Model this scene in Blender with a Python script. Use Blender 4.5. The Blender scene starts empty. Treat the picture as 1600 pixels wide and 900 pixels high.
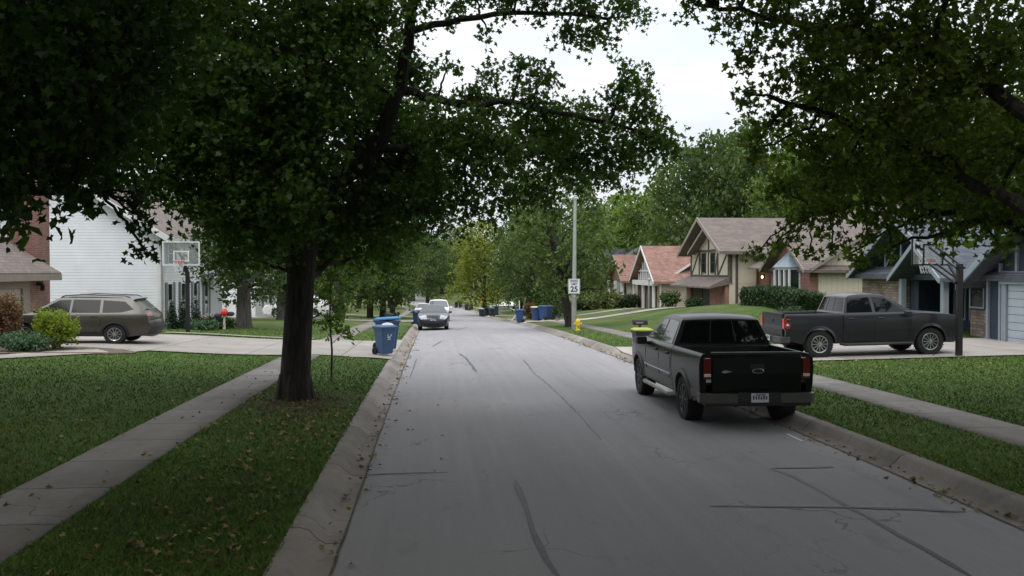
import bpy, bmesh, math, random
import numpy as np
from mathutils import Vector, Matrix

random.seed(7)
RNG = np.random.default_rng(11)
SC = bpy.context.scene
COL = SC.collection
R = math.radians
PI = math.pi

# ------------------------------------------------------------------ camera
CAM_H = 2.6
YAW = R(4.73)
PITCH = R(1.106)
FPX = 1450.0
cd = bpy.data.cameras.new('camera')
cam = bpy.data.objects.new('camera', cd)
COL.objects.link(cam)
cam.location = (0, 0, CAM_H)
cam.rotation_euler = (PI / 2 - PITCH, 0, -YAW)
cd.sensor_width = 36
cd.lens = FPX / 1600 * 36
cd.clip_start = 0.1
cd.clip_end = 6000
SC.camera = cam


def at(px, py, Y):
    """the world point that stands on the plane y = Y in direction (px, py) of the 1600x900 photo"""
    X = Y * math.tan(YAW + math.atan((px - 800) / FPX))
    d = X * math.sin(YAW) + Y * math.cos(YAW)
    a = math.atan((450 - py) / FPX) - PITCH
    lat = (px - 800) / FPX
    return Vector((X, Y, CAM_H + d * math.tan(a)))


# ------------------------------------------------------------------ materials
MATS = {}


class NT:
    def __init__(self, m):
        self.m = m
        m.use_nodes = True
        self.t = m.node_tree
        self.b = self.t.nodes.get('Principled BSDF')

    def n(self, kind, **kw):
        o = self.t.nodes.new(kind)
        for k, v in kw.items():
            if k.startswith('_'):
                o.inputs[k[1:]].default_value = v
            else:
                setattr(o, k, v)
        return o

    def l(self, a, b):
        self.t.links.new(a, b)

    def math(self, op, a, b=None, c=None):
        o = self.n('ShaderNodeMath', operation=op)
        for i, v in enumerate((a, b, c)):
            if v is None:
                continue
            if isinstance(v, (int, float)):
                o.inputs[i].default_value = v
            else:
                self.l(v, o.inputs[i])
        return o.outputs[0]

    def mix(self, f, a, b, mode='MIX'):
        o = self.n('ShaderNodeMix', data_type='RGBA', blend_type=mode)
        for i, v in ((0, f), (6, a), (7, b)):
            if isinstance(v, (int, float)):
                o.inputs[i].default_value = v
            elif isinstance(v, (tuple, list)):
                o.inputs[i].default_value = tuple(v) + ((1,) if len(v) == 3 else ())
            else:
                self.l(v, o.inputs[i])
        return o.outputs[2]

    def noise(self, vec, scale, detail=3, rough=.55):
        o = self.n('ShaderNodeTexNoise')
        o.inputs['Scale'].default_value = scale
        o.inputs['Detail'].default_value = detail
        o.inputs['Roughness'].default_value = rough
        if vec is not None:
            self.l(vec, o.inputs['Vector'])
        return o.outputs[0]

    def ramp(self, f, stops):
        o = self.n('ShaderNodeValToRGB')
        e = o.color_ramp.elements
        while len(e) < len(stops):
            e.new(.5)
        for k, (p, c) in enumerate(stops):
            e[k].position = p
            e[k].color = tuple(c) + (1,) if len(c) == 3 else c
        self.l(f, o.inputs[0])
        return o.outputs[0]

    def obj(self):
        return self.n('ShaderNodeTexCoord').outputs['Object']

    def bump(self, h, strength, dist=.02):
        o = self.n('ShaderNodeBump')
        o.inputs['Strength'].default_value = strength
        o.inputs['Distance'].default_value = dist
        self.l(h, o.inputs['Height'])
        self.l(o.outputs[0], self.b.inputs['Normal'])

    def scale(self, vec, s):
        o = self.n('ShaderNodeMapping')
        o.inputs['Scale'].default_value = s
        self.l(vec, o.inputs['Vector'])
        return o.outputs[0]


def mat(name, col, rough=.7, var=.12, scale=3.0, metal=0, spec=.5, coat=0, bump=0, emit=0):
    """a plain paint, plastic or metal with soft blotchy variation"""
    if name in MATS:
        return MATS[name]
    m = bpy.data.materials.new(name)
    t = NT(m)
    v = t.obj()
    f = t.noise(v, scale, 4)
    c0 = tuple(max(0, c * (1 - var)) for c in col)
    c1 = tuple(min(1, c * (1 + var)) for c in col)
    t.l(t.ramp(f, [(.3, c0), (.7, c1)]), t.b.inputs['Base Color'])
    t.b.inputs['Roughness'].default_value = rough
    t.b.inputs['Metallic'].default_value = metal
    t.b.inputs['Specular IOR Level'].default_value = spec
    t.b.inputs['Coat Weight'].default_value = coat
    t.b.inputs['Coat Roughness'].default_value = .06
    if bump:
        t.bump(t.noise(v, scale * 12, 3), bump)
    if emit:
        t.b.inputs['Emission Color'].default_value = tuple(col) + (1,)
        t.b.inputs['Emission Strength'].default_value = emit
    MATS[name] = m
    return m


def wall_uv(t):
    v = t.obj()
    s = t.n('ShaderNodeSeparateXYZ')
    t.l(v, s.inputs[0])
    u = t.math('ADD', s.outputs[0], s.outputs[1])
    c = t.n('ShaderNodeCombineXYZ')
    t.l(u, c.inputs[0])
    t.l(s.outputs[2], c.inputs[1])
    return c.outputs[0], v, s


def brick_mat(name, a, b, mortar, w=.22, h=.075, gap=.012, rough=.9, var=.5, bump=.5):
    if name in MATS:
        return MATS[name]
    m = bpy.data.materials.new(name)
    t = NT(m)
    uv, v, s = wall_uv(t)
    k = t.n('ShaderNodeTexBrick')
    t.l(uv, k.inputs['Vector'])
    k.inputs['Scale'].default_value = 1
    k.inputs['Brick Width'].default_value = w
    k.inputs['Row Height'].default_value = h
    k.inputs['Mortar Size'].default_value = gap
    k.inputs['Color1'].default_value = tuple(a) + (1,)
    k.inputs['Color2'].default_value = tuple(b) + (1,)
    k.inputs['Mortar'].default_value = tuple(mortar) + (1,)
    n = t.noise(v, 1.3, 5)
    g = t.ramp(n, [(.3, (1 - var * .5,) * 3), (.7, (1 + var * .3,) * 3)])
    t.l(t.mix(1.0, k.outputs[0], g, 'MULTIPLY'), t.b.inputs['Base Color'])
    t.b.inputs['Roughness'].default_value = rough
    t.bump(k.outputs['Fac'], -bump, .01)
    MATS[name] = m
    return m


def lap_mat(name, col, pitch=.13, axis='z', depth=.6, rough=.55):
    """lap siding (axis z) or upright board-and-batten (axis u)"""
    if name in MATS:
        return MATS[name]
    m = bpy.data.materials.new(name)
    t = NT(m)
    uv, v, s = wall_uv(t)
    q = s.outputs[2] if axis == 'z' else t.math('ADD', s.outputs[0], s.outputs[1])
    f = t.math('FRACT', t.math('DIVIDE', q, pitch))
    n = t.noise(v, 1.1, 5)
    base = t.ramp(n, [(.3, tuple(c * .93 for c in col)), (.7, tuple(min(1, c * 1.04) for c in col))])
    if axis == 'z':
        groove = t.math('LESS_THAN', f, .13)
    else:
        groove = t.math('LESS_THAN', f, .08)
    t.l(t.mix(t.math('MULTIPLY', groove, .55), base, tuple(c * .45 for c in col)), t.b.inputs['Base Color'])
    t.b.inputs['Roughness'].default_value = rough
    t.bump(t.math('SUBTRACT', 1.0, f) if axis == 'z' else t.math('GREATER_THAN', f, .15), depth, .02)
    MATS[name] = m
    return m


def leaf_mat(name, a, b, trans=.35, rough=.5):
    if name in MATS:
        return MATS[name]
    m = bpy.data.materials.new(name)
    t = NT(m)
    g = t.n('ShaderNodeNewGeometry').outputs['Random Per Island']
    n = t.noise(t.obj(), .45, 3)
    oi = t.n('ShaderNodeObjectInfo').outputs['Random']
    f = t.math('ADD', t.math('MULTIPLY', g, .55), t.math('MULTIPLY', n, .5))
    f = t.math('ADD', f, t.math('MULTIPLY', t.math('SUBTRACT', oi, .5), .3))
    c = t.ramp(f, [(.2, a), (.85, b)])
    t.l(c, t.b.inputs['Base Color'])
    t.b.inputs['Roughness'].default_value = rough
    t.b.inputs['Specular IOR Level'].default_value = .35
    tr = t.n('ShaderNodeBsdfTranslucent')
    t.l(t.mix(1.0, c, (1.25, 1.45, .6), 'MULTIPLY'), tr.inputs['Color'])
    ms = t.n('ShaderNodeMixShader')
    ms.inputs[0].default_value = trans
    t.l(t.b.outputs[0], ms.inputs[1])
    t.l(tr.outputs[0], ms.inputs[2])
    out = [o for o in t.t.nodes if o.type == 'OUTPUT_MATERIAL'][0]
    t.l(ms.outputs[0], out.inputs['Surface'])
    MATS[name] = m
    return m


def bark_mat(name, a, b):
    if name in MATS:
        return MATS[name]
    m = bpy.data.materials.new(name)
    t = NT(m)
    v = t.obj()
    n = t.noise(t.scale(v, (14, 14, 2.2)), 1.0, 6, .65)
    t.l(t.ramp(n, [(.35, a), (.65, b)]), t.b.inputs['Base Color'])
    t.b.inputs['Roughness'].default_value = .95
    t.bump(n, .9, .04)
    MATS[name] = m
    return m


# ------------------------------------------------------------------ objects
def tag(o, label=None, cat=None, group=None, kind=None):
    if label:
        o['label'] = label
    if cat:
        o['category'] = cat
    if group:
        o['group'] = group
    if kind:
        o['kind'] = kind
    return o


def thing(name, label, cat, loc=(0, 0, 0), rz=0, group=None, tilt=None):
    o = bpy.data.objects.new(name, None)
    COL.objects.link(o)
    o.location = loc
    o.rotation_euler = (tilt[0] if tilt else 0, tilt[1] if tilt else 0, rz)
    o.empty_display_size = .2
    return tag(o, label, cat, group)


def link(name, me, parent=None, m=None):
    o = bpy.data.objects.new(name, me)
    COL.objects.link(o)
    if m is not None:
        for k in (m if isinstance(m, (list, tuple)) else [m]):
            me.materials.append(k)
    if parent is not None:
        o.parent = parent
    return o


def copy_tree(o, parent=None):
    c = o.copy()
    COL.objects.link(c)
    c.parent = parent
    for ch in list(o.children):
        copy_tree(ch, c)
    return c


class MB:
    """collects boxes, prisms, tubes and lathes into ONE mesh"""

    def __init__(self):
        self.v, self.f, self.mi, self.sm = [], [], [], []

    def add(self, vs, fs, mi=0, smooth=False):
        k = len(self.v)
        self.v += [tuple(p) for p in vs]
        for f in fs:
            self.f.append([k + i for i in f])
            self.mi.append(mi)
            self.sm.append(smooth)
        return self

    def box(self, x0, x1, y0, y1, z0, z1, mi=0):
        vs = [(x0, y0, z0), (x1, y0, z0), (x1, y1, z0), (x0, y1, z0), (x0, y0, z1), (x1, y0, z1), (x1, y1, z1), (x0, y1, z1)]
        return self.add(vs, [(3, 2, 1, 0), (4, 5, 6, 7), (0, 1, 5, 4), (1, 2, 6, 5), (2, 3, 7, 6), (3, 0, 4, 7)], mi)

    def prism(self, poly, axis, a, b, mi=0):
        """poly in the two other axes (cyclic order), extruded along axis from a to b"""
        n = len(poly)
        if axis == 'x':
            P = lambda p, t: (t, p[0], p[1])
        elif axis == 'y':
            P = lambda p, t: (p[0], t, p[1])
        else:
            P = lambda p, t: (p[0], p[1], t)
        vs = [P(p, a) for p in poly] + [P(p, b) for p in poly]
        fs = [list(range(n))[::-1], list(range(n, 2 * n))]
        fs += [(i, (i + 1) % n, n + (i + 1) % n, n + i) for i in range(n)]
        return self.add(vs, fs, mi)

    def bar(self, p, q, w, h=None, mi=0, up=(0, 0, 1)):
        p, q = Vector(p), Vector(q)
        d = (q - p).normalized()
        u = Vector(up)
        s = d.cross(u)
        if s.length < 1e-3:
            s = d.cross(Vector((1, 0, 0)))
        s.normalize()
        u = s.cross(d)
        h = w if h is None else h
        vs = []
        for e in (p, q):
            for a, b in ((-1, -1), (1, -1), (1, 1), (-1, 1)):
                vs.append(e + s * a * w / 2 + u * b * h / 2)
        return self.add(vs, [(3, 2, 1, 0), (4, 5, 6, 7), (0, 1, 5, 4), (1, 2, 6, 5), (2, 3, 7, 6), (3, 0, 4, 7)], mi)

    def tube(self, pts, rad, n=8, mi=0, cap=True):
        pts = [Vector(p) for p in pts]
        if isinstance(rad, (int, float)):
            rad = [rad] * len(pts)
        d0 = (pts[1] - pts[0]).normalized()
        s = d0.cross(Vector((0, 0, 1)))
        if s.length < .05:
            s = d0.cross(Vector((1, 0, 0)))
        s.normalize()
        vs = []
        for i, p in enumerate(pts):
            d = (pts[min(i + 1, len(pts) - 1)] - pts[max(i - 1, 0)]).normalized()
            s = (s - d * s.dot(d)).normalized()
            u = d.cross(s)
            for k in range(n):
                a = 2 * PI * k / n
                vs.append(p + (s * math.cos(a) + u * math.sin(a)) * rad[i])
        fs = []
        for i in range(len(pts) - 1):
            for k in range(n):
                fs.append((i * n + k, i * n + (k + 1) % n, (i + 1) * n + (k + 1) % n, (i + 1) * n + k))
        if cap:
            fs.append(list(range(n))[::-1])
            fs.append([(len(pts) - 1) * n + k for k in range(n)])
        return self.add(vs, fs, mi, True)

    def lathe(self, prof, n=16, axis='z', o=(0, 0, 0), mi=0):
        """prof: (r, h) list"""
        vs = []
        for r, h in prof:
            for k in range(n):
                a = 2 * PI * k / n
                c, s = math.cos(a) * r, math.sin(a) * r
                p = {'z': (c, s, h), 'y': (c, h, -s), 'x': (h, c, s)}[axis]
                vs.append((p[0] + o[0], p[1] + o[1], p[2] + o[2]))
        fs = []
        for i in range(len(prof) - 1):
            for k in range(n):
                fs.append((i * n + k, i * n + (k + 1) % n, (i + 1) * n + (k + 1) % n, (i + 1) * n + k))
        fs.append(list(range(n))[::-1])
        fs.append([(len(prof) - 1) * n + k for k in range(n)])
        return self.add(vs, fs, mi, True)

    def build(self, name, m, parent=None, bevel=0, sharp=35, seg=1):
        me = bpy.data.meshes.new(name)
        me.from_pydata(self.v, [], self.f)
        me.polygons.foreach_set('material_index', self.mi)
        me.polygons.foreach_set('use_smooth', self.sm)
        bm = bmesh.new()
        bm.from_mesh(me)
        bmesh.ops.recalc_face_normals(bm, faces=bm.faces)
        bm.to_mesh(me)
        bm.free()
        if any(self.sm):
            me.set_sharp_from_angle(angle=R(sharp))
        o = link(name, me, parent, m)
        if bevel:
            b = o.modifiers.new('edge', 'BEVEL')
            b.width = bevel
            b.segments = seg
            b.limit_method = 'ANGLE'
            b.angle_limit = R(40)
        return o


def mesh_np(name, co, sizes, idx, m, parent=None, smooth=False):
    me = bpy.data.meshes.new(name)
    co = np.asarray(co, dtype=np.float32)
    me.vertices.add(len(co))
    me.vertices.foreach_set('co', co.ravel())
    idx = np.asarray(idx, dtype=np.int32)
    sizes = np.asarray(sizes, dtype=np.int32)
    me.loops.add(len(idx))
    me.loops.foreach_set('vertex_index', idx)
    me.polygons.add(len(sizes))
    me.polygons.foreach_set('loop_start', np.concatenate([[0], np.cumsum(sizes)[:-1]]).astype(np.int32))
    me.update(calc_edges=True)
    if smooth:
        me.polygons.foreach_set('use_smooth', np.ones(len(sizes), dtype=bool))
    return link(name, me, parent, m)
# ------------------------------------------------------------------ terrain
_ZP = np.array([(-80, .4), (0, 0), (15, -.02), (31, -.25), (49, -.68), (69, -1.36), (85, -2.0), (117, -3.3), (169, -4.5),
                (205, -4.8), (235, -3.9), (275, -1.5), (340, 2), (500, 5), (3000, 8)])
_OFF = np.linspace(-6, 6, 9)


def zr(Y):
    Y = np.asarray(Y, dtype=float)
    return np.interp(Y[..., None] + _OFF, _ZP[:, 0], _ZP[:, 1]).mean(-1)


def cx(Y):
    Y = np.asarray(Y, dtype=float)
    return 2.52 - np.clip(Y - 140, 0, 90) ** 2 / 800.0


HALF, CURB = 3.42, 3.89
# driveways: side (+1 right), y0, y1, far end X
DRIVES = [(1, 25.1, 31.6, 20.2), (1, 65.3, 68.8, 20.6), (1, 78.0, 82.0, 20.6), (-1, 28.9, 37.2, -15.5), (-1, 68.6, 74.2, -15.0),
          (1, 109, 113, 22), (-1, 101, 105, -14)]


def dip(u, Y):
    k = np.zeros(np.broadcast(u, Y).shape)
    for s, a, b, _ in DRIVES:
        e = np.clip((np.minimum(Y - a, b - Y) + .7) / .7, 0, 1)
        k = np.maximum(k, np.where(np.sign(u) == s, e * e * (3 - 2 * e), 0))
    return k


def curb_h(u, Y):
    return .13 - .10 * dip(u, Y)


def T(X, Y):
    X = np.asarray(X, dtype=float)
    Y = np.asarray(Y, dtype=float)
    u = X - cx(Y)
    z = zr(Y)
    a = np.abs(u)
    ch = curb_h(u, Y)
    riseR = np.interp(Y, [0, 28, 33, 40, 48, 55, 63, 84, 130, 200], [.1, .14, .25, .5, 1.2, 1.3, 1.0, .85, .9, .5])
    riseL = np.interp(Y, [0, 20, 32, 48, 70, 120, 200], [.25, .27, .26, .3, .28, .3, .3])
    rise = np.where(u > 0, riseR, riseL)
    w0 = np.where(u > 0, 5.4, 6.0)
    w1 = np.where(u > 0, 6.6, 7.25)
    end = np.where(u > 0, 16.0, 14.0)
    park = ch + (.2 - ch) * np.clip((a - CURB) / (w0 - CURB), 0, 1)
    s = np.clip((a - w1) / (end - w1), 0, 1)
    lawn = .2 + rise * s * s * (3 - 2 * s)
    far = np.clip(a - 34, 0, 120) * .035
    return z + np.where(a < w1, park, lawn) + far


def tz(X, Y):
    return float(T(X, Y))


def grid_sheet(name, us, ys, zfun, m, xfun=None, kind='structure', skirt=0):
    U, Yg = np.meshgrid(us, ys)
    X = U + cx(Yg) if xfun is None else xfun(U, Yg)
    Z = zfun(U, X, Yg)
    co = np.stack([X, Yg, Z], -1).reshape(-1, 3)
    nr, nc = U.shape
    i = np.arange(nr * nc).reshape(nr, nc)
    q = np.stack([i[:-1, :-1], i[:-1, 1:], i[1:, 1:], i[1:, :-1]], -1).reshape(-1, 4)
    if skirt:
        ring = np.concatenate([i[0, :], i[1:, -1], i[-1, -2::-1], i[-2:0:-1, 0]])
        k = len(co)
        low = co[ring].copy()
        low[:, 2] -= skirt
        co = np.vstack([co, low])
        n = len(ring)
        j = np.arange(n)
        q = np.vstack([q, np.stack([ring[j], k + j, k + (j + 1) % n, ring[(j + 1) % n]], -1)])
    o = mesh_np(name, co, np.full(len(q), 4), q.ravel(), m)
    if kind:
        o['kind'] = kind
    return o


def asphalt():
    m = bpy.data.materials.new('old_asphalt')
    t = NT(m)
    v = t.obj()
    big = t.noise(t.scale(v, (.35, .06, 1)), 1, 5, .6)
    streak = t.noise(t.scale(v, (5.0, .12, 1)), 1, 4, .6)
    fine = t.noise(v, 55, 3, .7)
    f = t.math('ADD', t.math('MULTIPLY', big, .5), t.math('ADD', t.math('MULTIPLY', streak, .26), t.math('MULTIPLY', fine, .42)))
    c = t.ramp(f, [(.33, (.182, .174, .179)), (.5, (.265, .253, .261)), (.62, (.295, .281, .289)), (.8, (.38, .363, .37))])
    # hairline cracks in places, oil drips and worn patches
    vo = t.n('ShaderNodeTexVoronoi', feature='DISTANCE_TO_EDGE')
    wv = t.n('ShaderNodeVectorMath', operation='ADD')
    nz = t.n('ShaderNodeTexNoise')
    nz.inputs['Scale'].default_value = 1.6
    nz.inputs['Detail'].default_value = 5
    t.l(v, nz.inputs['Vector'])
    t.l(t.scale(v, (.55, .4, 1)), wv.inputs[0])
    t.l(t.scale(nz.outputs['Color'], (.55, .55, 0)), wv.inputs[1])
    t.l(wv.outputs[0], vo.inputs['Vector'])
    vo.inputs['Scale'].default_value = 1
    hair = t.math('LESS_THAN', vo.outputs[0], .006)
    where = t.ramp(t.noise(v, .33, 3), [(.5, (0, 0, 0)), (.62, (1, 1, 1))])
    c = t.mix(t.math('MULTIPLY', hair, t.math('MULTIPLY', where, .55)), c, (.07, .065, .07))
    oil = t.ramp(t.noise(t.scale(v, (1, .45, 1)), 1.7, 5, .65), [(.6, (0, 0, 0)), (.74, (1, 1, 1))])
    c = t.mix(t.math('MULTIPLY', oil, .35), c, (.12, .115, .12))
    grit = t.math('GREATER_THAN', t.noise(v, 95, 2, .6), .66)
    c = t.mix(t.math('MULTIPLY', grit, .35), c, (.5, .48, .48))
    t.l(c, t.b.inputs['Base Color'])
    t.b.inputs['Roughness'].default_value = .88
    t.b.inputs['Specular IOR Level'].default_value = .3
    t.bump(fine, .35, .006)
    return m


def concrete(name, a, b, joint=1.5, axis=1, dirty=.5):
    m = bpy.data.materials.new(name)
    t = NT(m)
    v = t.obj()
    big = t.noise(v, .7, 6, .62)
    fine = t.noise(v, 40, 3, .7)
    f = t.math('ADD', t.math('MULTIPLY', big, .75), t.math('MULTIPLY', fine, .25))
    c = t.ramp(f, [(.32, a), (.68, b)])
    s = t.n('ShaderNodeSeparateXYZ')
    t.l(v, s.inputs[0])
    g = t.math('FRACT', t.math('DIVIDE', s.outputs[axis], joint))
    slab = t.n('ShaderNodeTexWhiteNoise', noise_dimensions='1D')
    t.l(t.math('FLOOR', t.math('DIVIDE', s.outputs[axis], joint)), slab.inputs['W'])
    tone = t.math('ADD', .82, t.math('MULTIPLY', slab.outputs['Value'], .32))
    tc_ = t.n('ShaderNodeCombineColor')
    for k_ in range(3):
        t.l(tone, tc_.inputs[k_])
    c = t.mix(1.0, c, tc_.outputs[0], 'MULTIPLY')
    wob_ = t.math('MULTIPLY', t.math('SUBTRACT', t.noise(v, 6, 3), .5), .02 / joint)
    ln = t.math('LESS_THAN', t.math('ADD', g, wob_), .032 / joint)
    c = t.mix(t.math('MULTIPLY', ln, .8), c, (.045, .04, .033))
    vc = t.n('ShaderNodeTexVoronoi', feature='DISTANCE_TO_EDGE')
    nv_ = t.n('ShaderNodeTexNoise')
    nv_.inputs['Scale'].default_value = 2.2
    nv_.inputs['Detail'].default_value = 5
    t.l(v, nv_.inputs['Vector'])
    av = t.n('ShaderNodeVectorMath', operation='ADD')
    t.l(t.scale(v, (.5, .5, .5)), av.inputs[0])
    t.l(t.scale(nv_.outputs['Color'], (.4, .4, 0)), av.inputs[1])
    t.l(av.outputs[0], vc.inputs['Vector'])
    vc.inputs['Scale'].default_value = 1
    ck = t.math('MULTIPLY', t.math('LESS_THAN', vc.outputs[0], .006), t.ramp(t.noise(v, .4, 3), [(.5, (0, 0, 0)), (.58, (1, 1, 1))]))
    c = t.mix(t.math('MULTIPLY', ck, .6), c, (.05, .045, .04))
    st = t.ramp(t.noise(v, 2.3, 5, .7), [(.52, (0, 0, 0)), (.72, (1, 1, 1))])
    c = t.mix(t.math('MULTIPLY', st, dirty * .45), c, tuple(x * .45 for x in a))
    t.l(c, t.b.inputs['Base Color'])
    t.b.inputs['Roughness'].default_value = .9
    t.bump(fine, .3, .006)
    return m


def lawn_mat():
    m = bpy.data.materials.new('lawn_turf')
    t = NT(m)
    v = t.obj()
    big = t.noise(v, .22, 5, .6)
    mid = t.noise(v, 2.6, 5, .65)
    fine = t.noise(t.scale(v, (1, .6, 1)), 38, 3, .75)
    f = t.math('ADD', t.math('MULTIPLY', big, .45), t.math('ADD', t.math('MULTIPLY', mid, .3), t.math('MULTIPLY', fine, .3)))
    c = t.ramp(f, [(.34, (.022, .045, .012)), (.5, (.05, .098, .02)), (.66, (.085, .13, .032)), (.78, (.13, .145, .05))])
    # drier turf further down the street
    s = t.n('ShaderNodeSeparateXYZ')
    t.l(v, s.inputs[0])
    far = t.n('ShaderNodeMapRange')
    t.l(s.outputs[1], far.inputs[0])
    far.inputs[1].default_value = 34
    far.inputs[2].default_value = 75
    dry = t.ramp(t.noise(v, .35, 5, .6), [(.4, (0, 0, 0)), (.62, (1, 1, 1))])
    c = t.mix(t.math('MULTIPLY', far.outputs[0], t.math('MULTIPLY', dry, .75)), c, (.2, .175, .075))
    # bare soil round the street tree
    d = t.n('ShaderNodeVectorMath', operation='DISTANCE')
    t.l(t.scale(v, (1, .62, 0)), d.inputs[0])
    d.inputs[1].default_value = (-2.55, 17.7 * .62, 0)
    dd = t.math('ADD', d.outputs['Value'], t.math('MULTIPLY', t.math('SUBTRACT', mid, .5), 3.2))
    soil = t.n('ShaderNodeMapRange')
    t.l(dd, soil.inputs[0])
    soil.inputs[1].default_value = 1.25
    soil.inputs[2].default_value = .45
    c = t.mix(soil.outputs[0], c, t.mix(fine, (.03, .02, .013), (.085, .055, .035)))
    t.l(c, t.b.inputs['Base Color'])
    t.b.inputs['Roughness'].default_value = .95
    t.b.inputs['Specular IOR Level'].default_value = .15
    t.bump(fine, .8, .04)
    return m


M_ROAD = asphalt()
M_KERB = concrete('kerb_concrete', (.17, .145, .125), (.32, .285, .255), 3.0, 1, .9)
M_WALK = concrete('sidewalk_concrete', (.145, .13, .115), (.25, .226, .203), 1.5, 1, .7)
M_DRIVE = concrete('driveway_concrete', (.29, .258, .232), (.42, .38, .345), 2.9, 0, .6)
M_TAR = mat('crack_sealant', (.045, .046, .055), .55, .25, 9)
M_LAWN = lawn_mat()

ys = np.unique(np.concatenate([np.arange(-60, -4, 4), np.arange(-4, 42, .5), np.arange(42, 100, 1), np.arange(100, 260, 4),
                               np.arange(260, 420, 20), np.arange(420, 1500, 120), [1500, 2500]]))
ul = [-900, -500, -250, -150, -100, -70, -50, -40, -34, -28, -23, -19, -16.5, -14, -13, -12, -11, -10, -9, -8.4, -7.6, -7.25, -6.6, -6.3, -6.0, -5.4, -5.1, -4.7, -4.3, -3.91, -3.88]
us = np.array(ul + [-3, 0, 3] + [-v for v in ul[::-1]])


def ground_z(U, X, Y):
    road = zr(Y) - .25
    return np.where(np.abs(U) < 3.90, road, T(X, Y))


grid_sheet('ground', us, ys, ground_z, M_LAWN)
yr = ys[(ys >= -20) & (ys <= 300)]
grid_sheet('road', np.linspace(-HALF - .01, HALF + .01, 9), yr, lambda U, X, Y: zr(Y) + .05 * (1 - (U / HALF) ** 2) - .03, M_ROAD)
for sg in (-1, 1):
    pro = np.array([HALF - .005, HALF + .05, HALF + .16, HALF + .24, HALF + .32, HALF + .40, CURB + .03]) * sg

    def kz(U, X, Y):
        a = np.abs(U)
        lift = np.interp(a, [HALF - .005, HALF + .05, HALF + .16, HALF + .24, HALF + .32, HALF + .40, CURB + .03],
                         [0, -.006, .008, .34, .85, 1.0, 1.0])
        return zr(Y) - .024 + lift * (curb_h(U, Y) + .03) + np.where(a > CURB, -.0, 0)
    grid_sheet('kerb', np.sort(pro), yr, kz, M_KERB)

# sidewalks
yw = ys[(ys >= -12) & (ys <= 200)]
grid_sheet('sidewalk', np.linspace(-7.12, -6.07, 4), yw, lambda U, X, Y: T(X, Y) + .022, M_WALK, skirt=.06)
grid_sheet('sidewalk', np.linspace(5.45, 6.51, 4), yw, lambda U, X, Y: T(X, Y) + .022, M_WALK, skirt=.06)
# driveways flare out where they meet the kerb
for s, a, b, xe in DRIVES:
    n = 26
    us_ = np.linspace(0, 1, n)
    vs_ = np.linspace(0, 1, 13)

    def xf(U, V, s=s, xe=xe, a=a):
        x0 = float(cx(a)) + s * (CURB - .02)
        return x0 + (xe - x0) * U
    A, V = np.meshgrid(us_, vs_)
    X = xf(A, V)
    dist = np.abs(X - (float(cx(a)) + s * CURB))
    fl = 1.1 * np.clip(1 - dist / 1.9, 0, 1) ** 1.7
    Yg = (a - fl) + (b - a + 2 * fl) * V
    Z = T(X, Yg) + .034
    co = np.stack([X, Yg, Z], -1).reshape(-1, 3)
    i = np.arange(13 * n).reshape(13, n)
    q = np.stack([i[:-1, :-1], i[:-1, 1:], i[1:, 1:], i[1:, :-1]], -1).reshape(-1, 4)
    if s < 0:
        q = q[:, ::-1]
    o = mesh_np('driveway', co, np.full(len(q), 4), q.ravel(), M_DRIVE)
    o['kind'] = 'structure'


def ribbon(name, pts, w, m, lift, kind='structure', wob=.0, zf=T):
    """a flat strip that follows the ground"""
    P = []
    for (x0, y0), (x1, y1) in zip(pts[:-1], pts[1:]):
        k = max(2, int(math.hypot(x1 - x0, y1 - y0) / .35))
        for j in range(k):
            P.append((x0 + (x1 - x0) * j / k, y0 + (y1 - y0) * j / k))
    P.append(pts[-1])
    co, q = [], []
    for i, (x, y) in enumerate(P):
        a, b = P[max(0, i - 1)], P[min(len(P) - 1, i + 1)]
        L = math.hypot(b[0] - a[0], b[1] - a[1])
        nx, ny = -(b[1] - a[1]) / L, (b[0] - a[0]) / L
        ww = w * (1 + wob * random.uniform(-1, 1)) / 2
        if wob and (i == 0 or i == len(P) - 1):
            ww *= .4
        j = random.uniform(-1, 1) * wob * .03
        for s in (-1, 1):
            X, Y = x + nx * (ww * s + j), y + ny * (ww * s + j)
            co.append((X, Y, float(zf(X, Y)) + lift))
        if i:
            q.append((2 * i - 2, 2 * i - 1, 2 * i + 1, 2 * i))
    o = mesh_np(name, co, [4] * len(q), np.array(q).ravel(), m)
    if kind:
        o['kind'] = kind
    return o


def road_z(X, Y):
    u = X - cx(Y)
    return zr(Y) + .05 * (1 - (u / HALF) ** 2) - .03


def gp(px, py):
    """point of the road under a photo pixel"""
    lo, hi = 3.0, 200.0
    for _ in range(50):
        mid = (lo + hi) / 2
        p = at(px, py, mid)
        if p.z > float(zr(mid)):
            lo = mid
        else:
            hi = mid
    return (p.x, mid)


for pts, w, lift in [
    ([gp(806, 752), gp(822, 795), gp(840, 850), gp(872, 905)], .075, .004),
    ([gp(718, 553), gp(728, 560), gp(738, 573), gp(744, 582)], .075, .004),
    ([gp(818, 563), gp(835, 585), gp(860, 605), gp(880, 625), gp(910, 655), gp(940, 690)], .03, .004),
    ([gp(1206, 733), gp(1240, 745), gp(1290, 770), gp(1330, 794), gp(1380, 820), gp(1450, 860), gp(1525, 903)], .06, .004),
    ([gp(1206, 733), gp(1260, 731), gp(1305, 729)], .07, .008),
    ([gp(1110, 794), gp(1200, 794), gp(1330, 794), gp(1430, 795), gp(1512, 797)], .06, .008),
    ([gp(566, 739), gp(620, 738), gp(700, 738)], .06, .004),
    ([gp(676, 541), gp(690, 533)], .08, .004), ([gp(712, 516), gp(730, 512)], .1, .004), ([gp(640, 590), gp(651, 560)], .03, .004),
]:
    ribbon('road_crack_seal', pts, w, M_TAR, lift, wob=.35, zf=road_z)
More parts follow.
